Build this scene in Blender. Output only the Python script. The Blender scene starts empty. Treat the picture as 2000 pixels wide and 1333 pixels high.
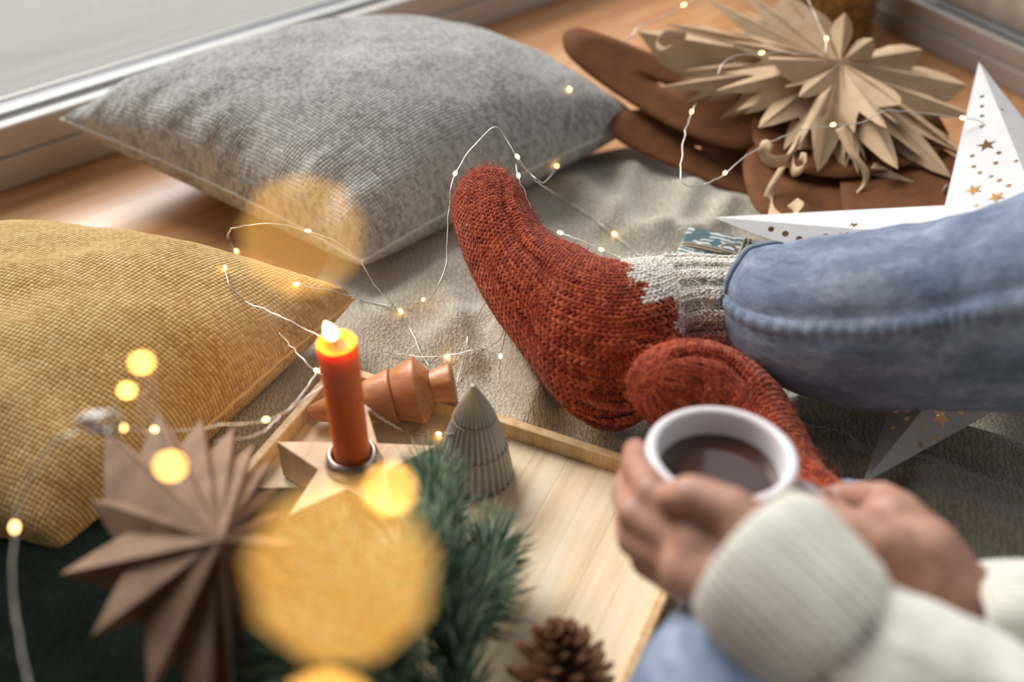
import bpy, bmesh, math, random
import numpy as np
from mathutils import Vector, Matrix, noise as mnoise
from mathutils.geometry import tessellate_polygon
random.seed(7); rng = np.random.default_rng(7)
R = math.radians
scene = bpy.context.scene
COL = scene.collection

# ------------------------------------------------------------------ camera
FPX, PITCH, CH = 2100.0, 40.0, 0.60
cd = bpy.data.cameras.new('camera'); cam = bpy.data.objects.new('camera', cd); COL.objects.link(cam)
cd.sensor_width = 36; cd.lens = FPX / 2000 * 36
cam.location = (0, 0, CH); cam.rotation_euler = (R(90 - PITCH), 0, 0)
cd.clip_start = 0.01
cd.dof.use_dof = True; cd.dof.focus_distance = 0.85; cd.dof.aperture_fstop = 2.3; cd.dof.aperture_blades = 9
cd.dof.aperture_rotation = R(12)
scene.camera = cam
_p = R(PITCH)
CP = np.array([0, 0, CH]); CF = np.array([0, math.cos(_p), -math.sin(_p)]); CU = np.array([0, math.sin(_p), math.cos(_p)]); CR = np.array([1., 0, 0])
def ray(x, y): return CF + CR * ((x - 1000) / FPX) + CU * ((666.5 - y) / FPX)
def at(x, y, z=0.0):
    d = ray(x, y); return CP + d * ((z - CH) / d[2])
def atd(x, y, dep): return CP + ray(x, y) * dep
def depth(p): return float((np.asarray(p) - CP) @ CF)
def atp(x, y, p0, n):
    d = ray(x, y); return CP + d * (((np.asarray(p0) - CP) @ n) / (d @ n))

# ------------------------------------------------------------------ world and exposure
w = bpy.data.worlds.new('world'); scene.world = w; w.use_nodes = True
bg = w.node_tree.nodes['Background']; bg.inputs[0].default_value = (0.93, 0.965, 1.0, 1); bg.inputs[1].default_value = .88
scene.view_settings.view_transform = 'Standard'; scene.view_settings.look = 'None'
scene.view_settings.exposure = -0.08; scene.view_settings.gamma = 1.0; scene.view_settings.use_curve_mapping = False
sd_ = bpy.data.lights.new('sun', 'SUN'); sd_.energy = 5.4; sd_.angle = R(40); sd_.color = (1, .97, .93)
so_ = bpy.data.objects.new('sun', sd_); COL.objects.link(so_); so_.rotation_euler = Vector((-.52, .72, .70)).to_track_quat('Z', 'Y').to_euler()
cy = scene.cycles
cy.use_adaptive_sampling = False; cy.use_denoising = True; cy.max_bounces = 5; cy.diffuse_bounces = 2; cy.glossy_bounces = 3; cy.transmission_bounces = 4; cy.caustics_reflective = False; cy.caustics_refractive = False
cy.sample_clamp_indirect = 6.0

# ------------------------------------------------------------------ window lines (world)
WL0 = at(0, 378)[:2]; WL1 = at(905, 65)[:2]; WR0 = at(1690, 40)[:2]; WR1 = at(2000, 192)[:2]
uL = (WL1 - WL0) / np.linalg.norm(WL1 - WL0); uR = (WR1 - WR0) / np.linalg.norm(WR1 - WR0)
_A = np.array([[uL[0], -uR[0]], [uL[1], -uR[1]]]); _s = np.linalg.solve(_A, WR0 - WL0)
K = WL0 + uL * _s[0]                                    # corner where the two windows meet
nL = np.array([-uL[1], uL[0]]); nR = np.array([-uR[1], uR[0]])   # outward normals
if nL @ (K * 0 - WL0) > 0: nL = -nL
if nR @ (K * 0 - WR0) > 0: nR = -nR
WLEN = 2.7; WTOP = 2.15
LEND = K - uL * WLEN; REND = K + uR * WLEN

# ------------------------------------------------------------------ helpers
def empty(name, loc=(0, 0, 0)):
    o = bpy.data.objects.new(name, None); COL.objects.link(o); o.location = loc; o.empty_display_size = 0.02; return o
def tag(o, label, cat, group=None):
    o['label'] = label; o['category'] = cat
    if group: o['group'] = group
    return o
def link(name, me, mat, parent=None, smooth=True, kind=None):
    o = bpy.data.objects.new(name, me); COL.objects.link(o)
    if mat is not None: me.materials.append(mat)
    if smooth: me.shade_smooth()
    if parent is not None:
        adopt(o, parent)
    if kind: o['kind'] = kind
    return o
def adopt(o, p):
    o.parent = p; o.matrix_parent_inverse = Matrix.Translation(-Vector(p.location)) if p.type == 'EMPTY' else Matrix()
# every mesh is written in world coordinates; parents sit at the thing's base, the inverse matrix keeps the child in place
def mk_mesh(name, V, F, uv=None, col=None):
    me = bpy.data.meshes.new(name)
    V = np.asarray(V, dtype=np.float32).reshape(-1, 3)
    if isinstance(F, np.ndarray):
        nf, k = F.shape
        me.vertices.add(len(V)); me.vertices.foreach_set('co', V.ravel())
        me.loops.add(nf * k); me.loops.foreach_set('vertex_index', F.astype(np.int32).ravel())
        me.polygons.add(nf); me.polygons.foreach_set('loop_start', np.arange(0, nf * k, k, dtype=np.int32))
        me.update(calc_edges=True)
    else:
        me.from_pydata([tuple(map(float, v)) for v in V], [], [tuple(map(int, f)) for f in F]); me.update()
    if uv is not None:
        l = me.uv_layers.new(name='UVMap'); idx = np.empty(len(me.loops), dtype=np.int32); me.loops.foreach_get('vertex_index', idx)
        l.data.foreach_set('uv', np.asarray(uv, dtype=np.float32)[idx].ravel())
    if col is not None:
        a = me.color_attributes.new('Col', 'FLOAT_COLOR', 'POINT')
        c = np.ones((len(V), 4), dtype=np.float32); c[:, :3] = col; a.data.foreach_set('color', c.ravel())
    me.validate(); return me
def grid_faces(n, m, cu=False, cv=False):
    i = np.arange(n if cu else n - 1); j = np.arange(m if cv else m - 1)
    I, J = np.meshgrid(i, j, indexing='ij'); I2 = (I + 1) % n; J2 = (J + 1) % m
    return np.stack([I * m + J, I2 * m + J, I2 * m + J2, I * m + J2], -1).reshape(-1, 4)
def crom(P, n):
    P = np.asarray(P, float); k = len(P)
    Q = np.vstack([2 * P[0] - P[1], P, 2 * P[-1] - P[-2]])
    t = np.linspace(0, k - 1, n); i = np.minimum(t.astype(int), k - 2); f = (t - i)[:, None]
    p0, p1, p2, p3 = Q[i], Q[i + 1], Q[i + 2], Q[i + 3]
    return 0.5 * (2 * p1 + (p2 - p0) * f + (2 * p0 - 5 * p1 + 4 * p2 - p3) * f ** 2 + (3 * p1 - p0 - 3 * p2 + p3) * f ** 3)
def resample(P, step):
    P = crom(P, len(P) * 12); d = np.r_[0, np.cumsum(np.linalg.norm(np.diff(P, axis=0), axis=1))]
    n = max(4, int(d[-1] / step)); s = np.linspace(0, d[-1], n)
    return np.stack([np.interp(s, d, P[:, k]) for k in range(3)], 1)
def tube(P, r, seg=6, cap=True):
    P = np.asarray(P, float); n = len(P); r = np.broadcast_to(np.asarray(r, float), (n,))
    T = np.gradient(P, axis=0); T /= np.linalg.norm(T, axis=1)[:, None] + 1e-12
    N = np.zeros_like(P); a = np.array([0, 0, 1.]) if abs(T[0, 2]) < .9 else np.array([1., 0, 0])
    N[0] = np.cross(T[0], a); N[0] /= np.linalg.norm(N[0])
    for i in range(1, n):
        v = N[i - 1] - T[i] * (N[i - 1] @ T[i]); N[i] = v / (np.linalg.norm(v) + 1e-12)
    B = np.cross(T, N); th = np.arange(seg) * 2 * np.pi / seg
    V = P[:, None] + r[:, None, None] * (N[:, None] * np.cos(th)[None, :, None] + B[:, None] * np.sin(th)[None, :, None])
    F = [tuple(f) for f in grid_faces(n, seg, cv=True)]
    if cap: F += [tuple(range(seg))[::-1], tuple((n - 1) * seg + k for k in range(seg))]
    return V.reshape(-1, 3), F
def join(parts):
    V, F, o = [], [], 0
    for v, f in parts:
        V.append(np.asarray(v).reshape(-1, 3)); F += [tuple(int(i) + o for i in q) for q in f]; o += len(V[-1])
    return np.vstack(V), F
def box(c, sx, sy, sz, ex=(1, 0, 0), ey=(0, 1, 0), ez=(0, 0, 1)):
    c = np.asarray(c, float); ex, ey, ez = (np.asarray(e, float) for e in (ex, ey, ez))
    V = [c + ex * sx * i / 2 + ey * sy * j / 2 + ez * sz * k / 2 for i in (-1, 1) for j in (-1, 1) for k in (-1, 1)]
    return np.array(V), [(0, 1, 3, 2), (4, 6, 7, 5), (0, 4, 5, 1), (2, 3, 7, 6), (0, 2, 6, 4), (1, 5, 7, 3)]
def bevel(o, wd, seg=2):
    m = o.modifiers.new('bevel', 'BEVEL'); m.width = wd; m.segments = seg; m.limit_method = 'ANGLE'; m.angle_limit = R(40); return o
def solid(o, t, off=0):
    m = o.modifiers.new('solid', 'SOLIDIFY'); m.thickness = t; m.offset = off; return o
def lathe(prof, c, axis=(0, 0, 1), seg=48, flute=0, famp=0.0, fmask=None):
    ax = np.asarray(axis, float); ax /= np.linalg.norm(ax)
    a = np.array([1., 0, 0]) if abs(ax[0]) < .8 else np.array([0, 1., 0]); e1 = np.cross(ax, a); e1 /= np.linalg.norm(e1); e2 = np.cross(ax, e1)
    th = np.arange(seg) * 2 * np.pi / seg; V = []
    for k, (r, h) in enumerate(prof):
        rr = r * (1 + (famp * (np.abs(np.sin(th * flute / 2)) - .6) * (1 if fmask is None else fmask[k]) if flute else 0 * th))
        V.append(np.asarray(c) + ax * h + rr[:, None] * (np.cos(th)[:, None] * e1 + np.sin(th)[:, None] * e2))
    return np.array(V).reshape(-1, 3), [tuple(f) for f in grid_faces(len(prof), seg, cv=True)]
class Limb:
    """tube lofted through cross-sections; each is (x1,y1,x2,y2,z,half thickness): two outline points, height of the middle"""
    def __init__(s, secs, nu, nv, usedepth=False, power=1.0, doff=0.0):
        C, A, H = [], [], []
        for (x1, y1, x2, y2, z, th) in secs:
            m = atd((x1 + x2) / 2, (y1 + y2) / 2, z + doff) if usedepth else at((x1 + x2) / 2, (y1 + y2) / 2, z)
            d = depth(m); C.append(m); A.append((atd(x1, y1, d) - atd(x2, y2, d)) / 2); H.append([th])
        X = crom(np.hstack([C, A, H]), nv)
        C, A, H = X[:, :3], X[:, 3:6], X[:, 6]
        T = np.gradient(C, axis=0); T /= np.linalg.norm(T, axis=1)[:, None]
        B = np.cross(T, A); B /= np.linalg.norm(B, axis=1)[:, None] + 1e-9
        ref = CP - C
        B *= np.sign((B * ref).sum(1))[:, None]
        for i in range(1, nv):
            if B[i] @ B[i - 1] < 0: B[i] *= -1
        k = np.ones(9) / 9
        for ax in range(3):
            B[:, ax] = np.convolve(np.pad(B[:, ax], 4, mode='edge'), k, 'valid')
        B /= np.linalg.norm(B, axis=1)[:, None]
        s.C, s.A, s.B, s.H = C, A, B, H; s.nu, s.nv = nu, nv
        th = np.arange(nu) * 2 * np.pi / nu; s.th = th
        cs, sn = np.cos(th), np.sin(th)
        if power != 1.0: cs = np.sign(cs) * np.abs(cs) ** power; sn = np.sign(sn) * np.abs(sn) ** power
        s.P = C[:, None] + A[:, None] * cs[None, :, None] + (B * H[:, None])[:, None] * sn[None, :, None]
        s.len = np.r_[0, np.cumsum(np.linalg.norm(np.diff(C, axis=0), axis=1))]
    def normals(s, P=None):
        P = s.P if P is None else P
        du = np.roll(P, -1, 1) - np.roll(P, 1, 1); dv = np.gradient(P, axis=0); n = np.cross(du, dv)
        n /= np.linalg.norm(n, axis=2)[..., None] + 1e-12
        sg = np.sign((n * (P - s.C[:, None])).sum()); return n * sg
    def point(s, vf, thdeg, off=0.0):
        i = vf * (s.nv - 1); i0 = int(min(max(i, 0), s.nv - 2)); f = i - i0
        j = (thdeg / 360.0 % 1) * s.nu; j0 = int(j) % s.nu; j1 = (j0 + 1) % s.nu; g = j - int(j)
        N = s._n if hasattr(s, '_n') else s.normals(); s._n = N
        def L(G): return (G[i0, j0] * (1 - f) + G[i0 + 1, j0] * f) * (1 - g) + (G[i0, j1] * (1 - f) + G[i0 + 1, j1] * f) * g
        return L(s.P) + L(N) * off
    def mesh(s, name, uscale=None):
        nv, nu = s.P.shape[:2]
        P = np.concatenate([s.P, s.P[:, :1]], 1)
        circ = np.linalg.norm(np.diff(P, axis=1), axis=2).sum(1).mean()
        U = np.linspace(0, circ, nu + 1)
        uv = np.stack(np.meshgrid(s.len, U, indexing='ij'), -1).reshape(-1, 2)
        return mk_mesh(name, P.reshape(-1, 3), grid_faces(nv, nu + 1), uv=uv)
def instancer(name, tv, tf, pos, M, col=None):
    """many copies of one small template in one mesh"""
    n, k = len(pos), len(tv)
    V = np.einsum('nij,kj->nki', M, tv) + pos[:, None]
    F = (tf[None] + (np.arange(n) * k)[:, None, None]).reshape(-1, tf.shape[1])
    c = None if col is None else np.repeat(col, k, axis=0)
    return mk_mesh(name, V.reshape(-1, 3), F, col=c)
def spindle(rings=4, seg=6):
    t = np.linspace(-1, 1, rings + 2)[1:-1]; V = [(0, -1, 0)]
    for a in t:
        r = math.sqrt(max(0, 1 - a * a))
        for j in range(seg):
            V.append((r * math.cos(2 * math.pi * j / seg), a, r * math.sin(2 * math.pi * j / seg)))
    V.append((0, 1, 0)); F = []
    for j in range(seg):
        F.append((0, 1 + (j + 1) % seg, 1 + j)); e = len(V) - 1; b = 1 + (rings - 1) * seg
        F.append((e, b + j, b + (j + 1) % seg))
    for i in range(rings - 1):
        for j in range(seg):
            a, b2 = 1 + i * seg + j, 1 + i * seg + (j + 1) % seg
            F.append((a, b2, b2 + seg)); F.append((a, b2 + seg, a + seg))
    return np.array(V), np.array(F)
def nz(p, sc, oct=2): return mnoise.fractal(Vector((float(p[0]), float(p[1]), float(p[2]) if len(p) > 2 else 0.0)) * sc, 1.0, 2.0, oct)

# ------------------------------------------------------------------ materials
def srgb(r, g, b):
    f = lambda c: (c / 255 / 12.92) if c / 255 <= 0.04045 else ((c / 255 + 0.055) / 1.055) ** 2.4
    return (f(r), f(g), f(b), 1)
class NT:
    def __init__(s, name):
        s.m = bpy.data.materials.new(name); s.m.use_nodes = True; s.t = s.m.node_tree; s.n = s.t.nodes
        s.b = s.n['Principled BSDF']; s.out = s.n['Material Output']
    def a(s, typ, **kw):
        n = s.n.new(typ)
        for k, v in kw.items():
            if k.startswith('_'): n.inputs[k[1:].replace('__', ' ')].default_value = v
            else: setattr(n, k, v)
        return n
    def l(s, a, b): s.t.links.new(a, b)
    def math(s, op, a, b=None, c=None):
        n = s.n.new('ShaderNodeMath'); n.operation = op
        for i, v in enumerate((a, b, c)):
            if v is None: continue
            if isinstance(v, (int, float)): n.inputs[i].default_value = v
            else: s.l(v, n.inputs[i])
        return n.outputs[0]
    def ramp(s, fac, stops):
        n = s.n.new('ShaderNodeValToRGB'); e = n.color_ramp.elements
        while len(e) < len(stops): e.new(0.5)
        for q, (p, c) in zip(e, stops): q.position = p; q.color = c
        s.l(fac, n.inputs[0]); return n.outputs[0]
    def noise(s, vec, sc, det=2, rough=.5, dist=0):
        n = s.a('ShaderNodeTexNoise'); n.inputs['Scale'].default_value = sc; n.inputs['Detail'].default_value = det
        n.inputs['Roughness'].default_value = rough; n.inputs['Distortion'].default_value = dist
        if vec is not None: s.l(vec, n.inputs['Vector'])
        return n.outputs['Fac']
    def coord(s, which='Object', scale=None, rot=None):
        c = s.a('ShaderNodeTexCoord').outputs[which]
        if scale is None and rot is None: return c
        m = s.a('ShaderNodeMapping'); s.l(c, m.inputs[0])
        if rot:
            m.vector_type = 'TEXTURE'; m.inputs['Rotation'].default_value = rot; m.inputs['Scale'].default_value = tuple(1 / v for v in scale)
        elif scale: m.inputs['Scale'].default_value = scale
        return m.outputs[0]
    def bump(s, h, strength=.5, dist=.001, prev=None):
        n = s.a('ShaderNodeBump'); n.inputs['Strength'].default_value = strength; n.inputs['Distance'].default_value = dist
        s.l(h, n.inputs['Height'])
        if prev is not None: s.l(prev, n.inputs['Normal'])
        return n.outputs[0]
    def mix(s, f, a, b):
        n = s.a('ShaderNodeMix', data_type='RGBA')
        for k, v in ((0, f), (6, a), (7, b)):
            if isinstance(v, (int, float, tuple)): n.inputs[k].default_value = v
            else: s.l(v, n.inputs[k])
        return n.outputs[2]
    def set(s, **kw):
        for k, v in kw.items():
            i = s.b.inputs[k.replace('_', ' ')]
            if isinstance(v, (int, float, tuple)): i.default_value = v
            else: s.l(v, i)
        return s.m
def plain(name, c, rough=.5, **kw):
    t = NT(name); return t.set(Base_Color=c, Roughness=rough, **kw)
def woven(name, c_dark, c_mid, c_light, pitch, bumpd, fuzz=.25):
    t = NT(name); uv = t.coord('UV'); sp = t.a('ShaderNodeSeparateXYZ')
    wob = t.a('ShaderNodeTexNoise'); wob.inputs['Scale'].default_value = 60; t.l(uv, wob.inputs['Vector'])
    vm = t.a('ShaderNodeVectorMath', operation='MULTIPLY_ADD'); t.l(wob.outputs['Color'], vm.inputs[0]); vm.inputs[1].default_value = (pitch * .7,) * 3; t.l(uv, vm.inputs[2])
    t.l(vm.outputs[0], sp.inputs[0])
    u = t.math('DIVIDE', sp.outputs[0], pitch); v = t.math('DIVIDE', sp.outputs[1], pitch)
    fu, fv = t.math('FRACT', u), t.math('FRACT', v); iu, iv = t.math('FLOOR', u), t.math('FLOOR', v)
    par = t.math('FLOORED_MODULO', t.math('ADD', iu, iv), 2.0)
    su, sv = t.math('SINE', t.math('MULTIPLY', fu, math.pi)), t.math('SINE', t.math('MULTIPLY', fv, math.pi))
    su2, sv2 = t.math('POWER', su, .5), t.math('POWER', sv, .5)
    h1 = t.math('MULTIPLY', su2, t.math('MULTIPLY_ADD', sv, .55, .45)); h2 = t.math('MULTIPLY', sv2, t.math('MULTIPLY_ADD', su, .55, .45))
    mx = t.a('ShaderNodeMix'); t.l(par, mx.inputs[0]); t.l(h1, mx.inputs[2]); t.l(h2, mx.inputs[3]); h = mx.outputs[0]
    cv = t.a('ShaderNodeCombineXYZ'); t.l(iu, cv.inputs[0]); t.l(iv, cv.inputs[1])
    wn = t.a('ShaderNodeTexWhiteNoise', noise_dimensions='2D'); t.l(cv.outputs[0], wn.inputs['Vector'])
    fine = t.noise(t.coord('UV', (900, 900, 900)), 1, 2)
    lowf = t.noise(uv, 14, 2)
    f = t.math('ADD', t.math('MULTIPLY', wn.outputs[0], .28), t.math('ADD', t.math('MULTIPLY', fine, .30), t.math('MULTIPLY', lowf, .40)))
    c = t.ramp(f, [(.28, c_dark), (.50, c_mid), (.75, c_light)])
    hh = t.math('ADD', h, t.math('MULTIPLY', fine, .35))
    t.set(Base_Color=c, Roughness=.95, Normal=t.bump(hh, 1.0, bumpd), Sheen_Weight=fuzz, Sheen_Roughness=.6, Specular_IOR_Level=.1)
    return t.m
def wood(name, c1, c2, c3, scale=(8, 90, 8), rot=None, rough=.45, bmp=.15, which='Object', plank=None, spec=.5):
    t = NT(name); co = t.coord(which, scale, rot)
    a = t.noise(co, 1.0, 4, .6, .3); b = t.noise(co, 5.0, 3, .6)
    f = t.math('ADD', t.math('MULTIPLY', a, .75), t.math('MULTIPLY', b, .3))
    c = t.ramp(f, [(.36, c1), (.52, c2), (.68, c3)])
    t.set(Base_Color=c, Roughness=rough, Normal=t.bump(f, bmp, .0008), Specular_IOR_Level=spec); return t.m
M = {}
M['floor'] = wood('floor_wood', srgb(186, 126, 80), srgb(204, 148, 100), srgb(218, 168, 122), (3, 34, 3), (0, 0, R(40)), rough=.26, bmp=.06)
M['tray'] = wood('bamboo', srgb(218, 190, 148), srgb(236, 214, 178), srgb(245, 229, 200), (62, 4, 5), (0, 0, R(-24.8)), rough=.5, bmp=.1)
M['rim'] = wood('bamboo_rim', srgb(196, 152, 100), srgb(216, 180, 130), srgb(230, 200, 156), (90, 90, 6), (0, 0, R(-24.8)), rough=.45, bmp=.1)
M['starwood'] = wood('pale_wood', srgb(192, 148, 104), srgb(216, 180, 140), srgb(230, 200, 166), (10, 80, 10), (0, 0, R(70)), rough=.55)
M['treewood'] = wood('turned_beech', srgb(158, 98, 56), srgb(186, 124, 80), srgb(202, 146, 100), (12, 100, 50), (0, 0, R(-12)), rough=.38)
M['white_frame'] = plain('window_white', srgb(188, 188, 184), .4)
M['rail_face'] = plain('window_rail_grey', srgb(196, 188, 180), .45)
M['gasket'] = plain('gasket_dark', srgb(22, 26, 26), .6)
M['track'] = plain('track_slate', srgb(84, 84, 96), .4)
M['wall'] = plain('plaster', srgb(64, 58, 52), .9)
M['ceil'] = plain('ceiling_paint', srgb(96, 92, 86), .9)
def outside():
    t = NT('terrace_stone'); n = t.noise(t.coord('Object'), 1.2, 4)
    return t.set(Base_Color=t.ramp(n, [(.3, srgb(150, 150, 144)), (.7, srgb(164, 164, 157))]), Roughness=.9)
M['terrace'] = outside()
def glass():
    t = NT('window_glass'); tr = t.a('ShaderNodeBsdfTransparent'); gl = t.a('ShaderNodeBsdfGlossy'); gl.inputs['Roughness'].default_value = .02
    mx = t.a('ShaderNodeMixShader'); mx.inputs[0].default_value = .05
    t.l(tr.outputs[0], mx.inputs[1]); t.l(gl.outputs[0], mx.inputs[2]); t.l(mx.outputs[0], t.out.inputs[0]); return t.m
M['glass'] = glass()
M['grey'] = woven('grey_weave', srgb(142, 141, 137), srgb(200, 198, 192), srgb(232, 230, 225), .0036, .0020)
M['yellow'] = woven('mustard_weave', srgb(198, 148, 78), srgb(230, 188, 116), srgb(244, 212, 148), .0035, .0019)
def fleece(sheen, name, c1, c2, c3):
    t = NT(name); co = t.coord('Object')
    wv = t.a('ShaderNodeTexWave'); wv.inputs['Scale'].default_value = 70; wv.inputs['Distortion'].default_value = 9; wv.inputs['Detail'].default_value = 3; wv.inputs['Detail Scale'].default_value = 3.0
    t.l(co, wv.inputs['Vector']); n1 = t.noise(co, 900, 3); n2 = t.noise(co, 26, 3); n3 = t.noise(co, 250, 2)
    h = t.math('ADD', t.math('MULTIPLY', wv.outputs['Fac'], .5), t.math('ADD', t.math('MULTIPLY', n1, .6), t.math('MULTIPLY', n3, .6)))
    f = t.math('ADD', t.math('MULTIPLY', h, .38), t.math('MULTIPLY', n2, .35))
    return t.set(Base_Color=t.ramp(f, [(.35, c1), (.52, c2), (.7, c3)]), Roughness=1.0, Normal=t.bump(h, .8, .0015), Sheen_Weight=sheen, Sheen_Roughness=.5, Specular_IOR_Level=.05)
M['fleece'] = fleece(.5, 'beige_fleece', srgb(166, 156, 139), srgb(196, 187, 170), srgb(216, 208, 193))
M['shade_fleece'] = fleece(0, 'shade_dark_green', srgb(14, 18, 15), srgb(22, 27, 23), srgb(30, 36, 30))  # near-black green: the corner's shade put into the colour
def yarn(name):
    t = NT(name); at_ = t.a('ShaderNodeAttribute', attribute_name='Col'); n = t.noise(t.coord('Object'), 2200, 2); n2 = t.noise(t.coord('Object'), 700, 2)
    f = t.math('ADD', t.math('MULTIPLY', n, .7), t.math('MULTIPLY', n2, .5))
    br = t.a('ShaderNodeBrightContrast'); t.l(at_.outputs['Color'], br.inputs[0])
    hs = t.a('ShaderNodeHueSaturation'); t.l(at_.outputs['Color'], hs.inputs['Color']); t.l(t.math('MULTIPLY_ADD', f, .8, .55), hs.inputs['Value'])
    return t.set(Base_Color=hs.outputs[0], Roughness=1.0, Normal=t.bump(f, .9, .0006), Sheen_Weight=.35, Sheen_Roughness=.5, Specular_IOR_Level=.05)
M['yarn'] = yarn('wool_yarn')
def fibre(name):
    t = NT(name); at_ = t.a('ShaderNodeAttribute', attribute_name='Col'); return t.set(Base_Color=at_.outputs['Color'], Roughness=.8)
M['fibre'] = fibre('wool_fibre'); M['sock_core'] = fibre('wool_core')
def denim(name, c1, c2, c3):
    t = NT(name); uv = t.coord('UV'); wv = t.a('ShaderNodeTexWave', wave_type='BANDS', bands_direction='DIAGONAL'); wv.inputs['Scale'].default_value = 330; wv.inputs['Distortion'].default_value = 1.5; wv.inputs['Detail'].default_value = 2
    t.l(uv, wv.inputs['Vector']); n = t.noise(uv, 700, 2); n2 = t.noise(t.coord('UV', (18, 34, 1)), 1, 4, .6); n3 = t.noise(uv, 160, 3)
    f = t.math('ADD', t.math('MULTIPLY', n2, .62), t.math('ADD', t.math('MULTIPLY', n, .18), t.math('MULTIPLY', n3, .22)))
    h = t.math('ADD', wv.outputs['Fac'], t.math('MULTIPLY', n, .8))
    return t.set(Base_Color=t.ramp(f, [(.36, c1), (.5, c2), (.66, c3)]), Roughness=.9, Normal=t.bump(h, .5, .0006), Sheen_Weight=.15, Specular_IOR_Level=.15)
M['denim'] = denim('light_denim', srgb(84, 97, 121), srgb(119, 132, 155), srgb(161, 171, 188))
M['denim_dark'] = plain('denim_edge', srgb(62, 72, 104), .9)
M['thread'] = plain('seam_thread', srgb(120, 128, 156), .9)
def skin():
    t = NT('skin'); n = t.noise(t.coord('Object'), 40, 3); n2 = t.noise(t.coord('Object'), 500, 2)
    return t.set(Base_Color=t.ramp(n, [(.3, srgb(156, 110, 92)), (.7, srgb(190, 144, 124))]), Roughness=.5, Normal=t.bump(n2, .15, .0005))
M['skin'] = skin(); M['nail'] = plain('nail', srgb(226, 180, 164), .25)
def sweater():
    t = NT('cream_knit'); uv = t.coord('UV'); n = t.noise(uv, 420, 2); n2 = t.noise(uv, 60, 2)
    return t.set(Base_Color=t.ramp(n2, [(.3, srgb(206, 203, 190)), (.7, srgb(226, 224, 213))]), Roughness=1.0, Normal=t.bump(n, .6, .001), Sheen_Weight=.3, Specular_IOR_Level=.05)
M['sweater'] = sweater()
M['enamel'] = plain('white_glaze', srgb(226, 220, 224), .38)
M['tea'] = plain('black_tea', srgb(62, 28, 16), .02, IOR=1.9)
def wax():
    t = NT('orange_wax')
    return t.set(Base_Color=srgb(255, 120, 6), Roughness=.45, Specular_IOR_Level=.25, Subsurface_Weight=1.0, Subsurface_Radius=(.009, .0055, .0014), Subsurface_Scale=1.0)
M['wax'] = wax()
def emit(name, c, s):
    t = NT(name); e = t.a('ShaderNodeEmission'); e.inputs[0].default_value = c; e.inputs[1].default_value = s; t.l(e.outputs[0], t.out.inputs[0]); return t.m
M['flame'] = emit('candle_flame', (1, .72, .36, 1), 14)
M['led'] = emit('warm_led', (1, .62, .2, 1), 9)
M['led_core'] = emit('warm_led_core', (1, .8, .45, 1), 22)
M['led_near'] = emit('amber_led', (1, .51, .10, 1), 26)
M['wick'] = plain('wick', srgb(40, 28, 22), .9)
M['wire'] = plain('silver_wire', srgb(222, 218, 210), .35, Metallic=.55)
M['steel'] = plain('candle_cup', srgb(190, 176, 168), .25, Metallic=.8)
def ceramic():
    t = NT('grey_glaze'); n = t.noise(t.coord('Object'), 30, 3)
    return t.set(Base_Color=t.ramp(n, [(.3, srgb(168, 166, 156)), (.7, srgb(190, 188, 178))]), Roughness=.32)
M['ceramic'] = ceramic()
M['gold_line'] = plain('glaze_edge', srgb(172, 158, 128), .4)
def paper(name, c1, c2, trans, tcol, rough=.8):
    t = NT(name); co = t.coord('Object'); n = t.noise(co, 60, 4); n2 = t.noise(t.coord('Object', (900, 90, 900)), 1, 2)
    c = t.ramp(t.math('ADD', t.math('MULTIPLY', n, .7), t.math('MULTIPLY', n2, .3)), [(.35, c1), (.65, c2)])
    t.set(Base_Color=c, Roughness=rough, Normal=t.bump(n2, .2, .0003), Specular_IOR_Level=.25)
    tl = t.a('ShaderNodeBsdfTranslucent'); tl.inputs[0].default_value = tcol
    mx = t.a('ShaderNodeMixShader'); mx.inputs[0].default_value = trans
    t.l(t.b.outputs[0], mx.inputs[1]); t.l(tl.outputs[0], mx.inputs[2]); t.l(mx.outputs[0], t.out.inputs[0]); return t.m
M['kraft'] = paper('kraft_paper', srgb(214, 181, 143), srgb(231, 203, 168), .20, srgb(196, 116, 50))
M['kraft_shade'] = paper('shaded_kraft_paper', srgb(108, 66, 38), srgb(130, 82, 48), .14, srgb(180, 92, 36))  # darker copy of the kraft, with the back flaps' shade in its colour
M['kraft_pale'] = paper('pale_kraft_paper', srgb(132, 106, 88), srgb(160, 132, 110), .12, srgb(190, 140, 96))
M['white_paper'] = paper('white_card', srgb(226, 226, 228), srgb(236, 236, 238), .12, srgb(244, 200, 150))
M['inner_glow'] = emit('lantern_bulb', (1, .55, .2, 1), 5)
def gift():
    t = NT('teal_print'); co = t.coord('UV')
    v = t.a('ShaderNodeTexVoronoi', feature='DISTANCE_TO_EDGE'); v.inputs['Scale'].default_value = 90; t.l(co, v.inputs['Vector'])
    w2 = t.a('ShaderNodeTexWave', wave_type='RINGS'); w2.inputs['Scale'].default_value = 55; w2.inputs['Distortion'].default_value = 6; w2.inputs['Detail Scale'].default_value = 1.2; t.l(co, w2.inputs['Vector'])
    n = t.noise(co, 34, 1)
    a = t.math('GREATER_THAN', w2.outputs['Fac'], .55); b = t.math('GREATER_THAN', n, .42)
    f = t.math('MULTIPLY', a, b)
    return t.set(Base_Color=t.mix(f, srgb(70, 98, 106), srgb(206, 210, 206)), Roughness=.6)
M['gift'] = gift(); M['twine'] = plain('jute_twine', srgb(176, 160, 134), .95)
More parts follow.
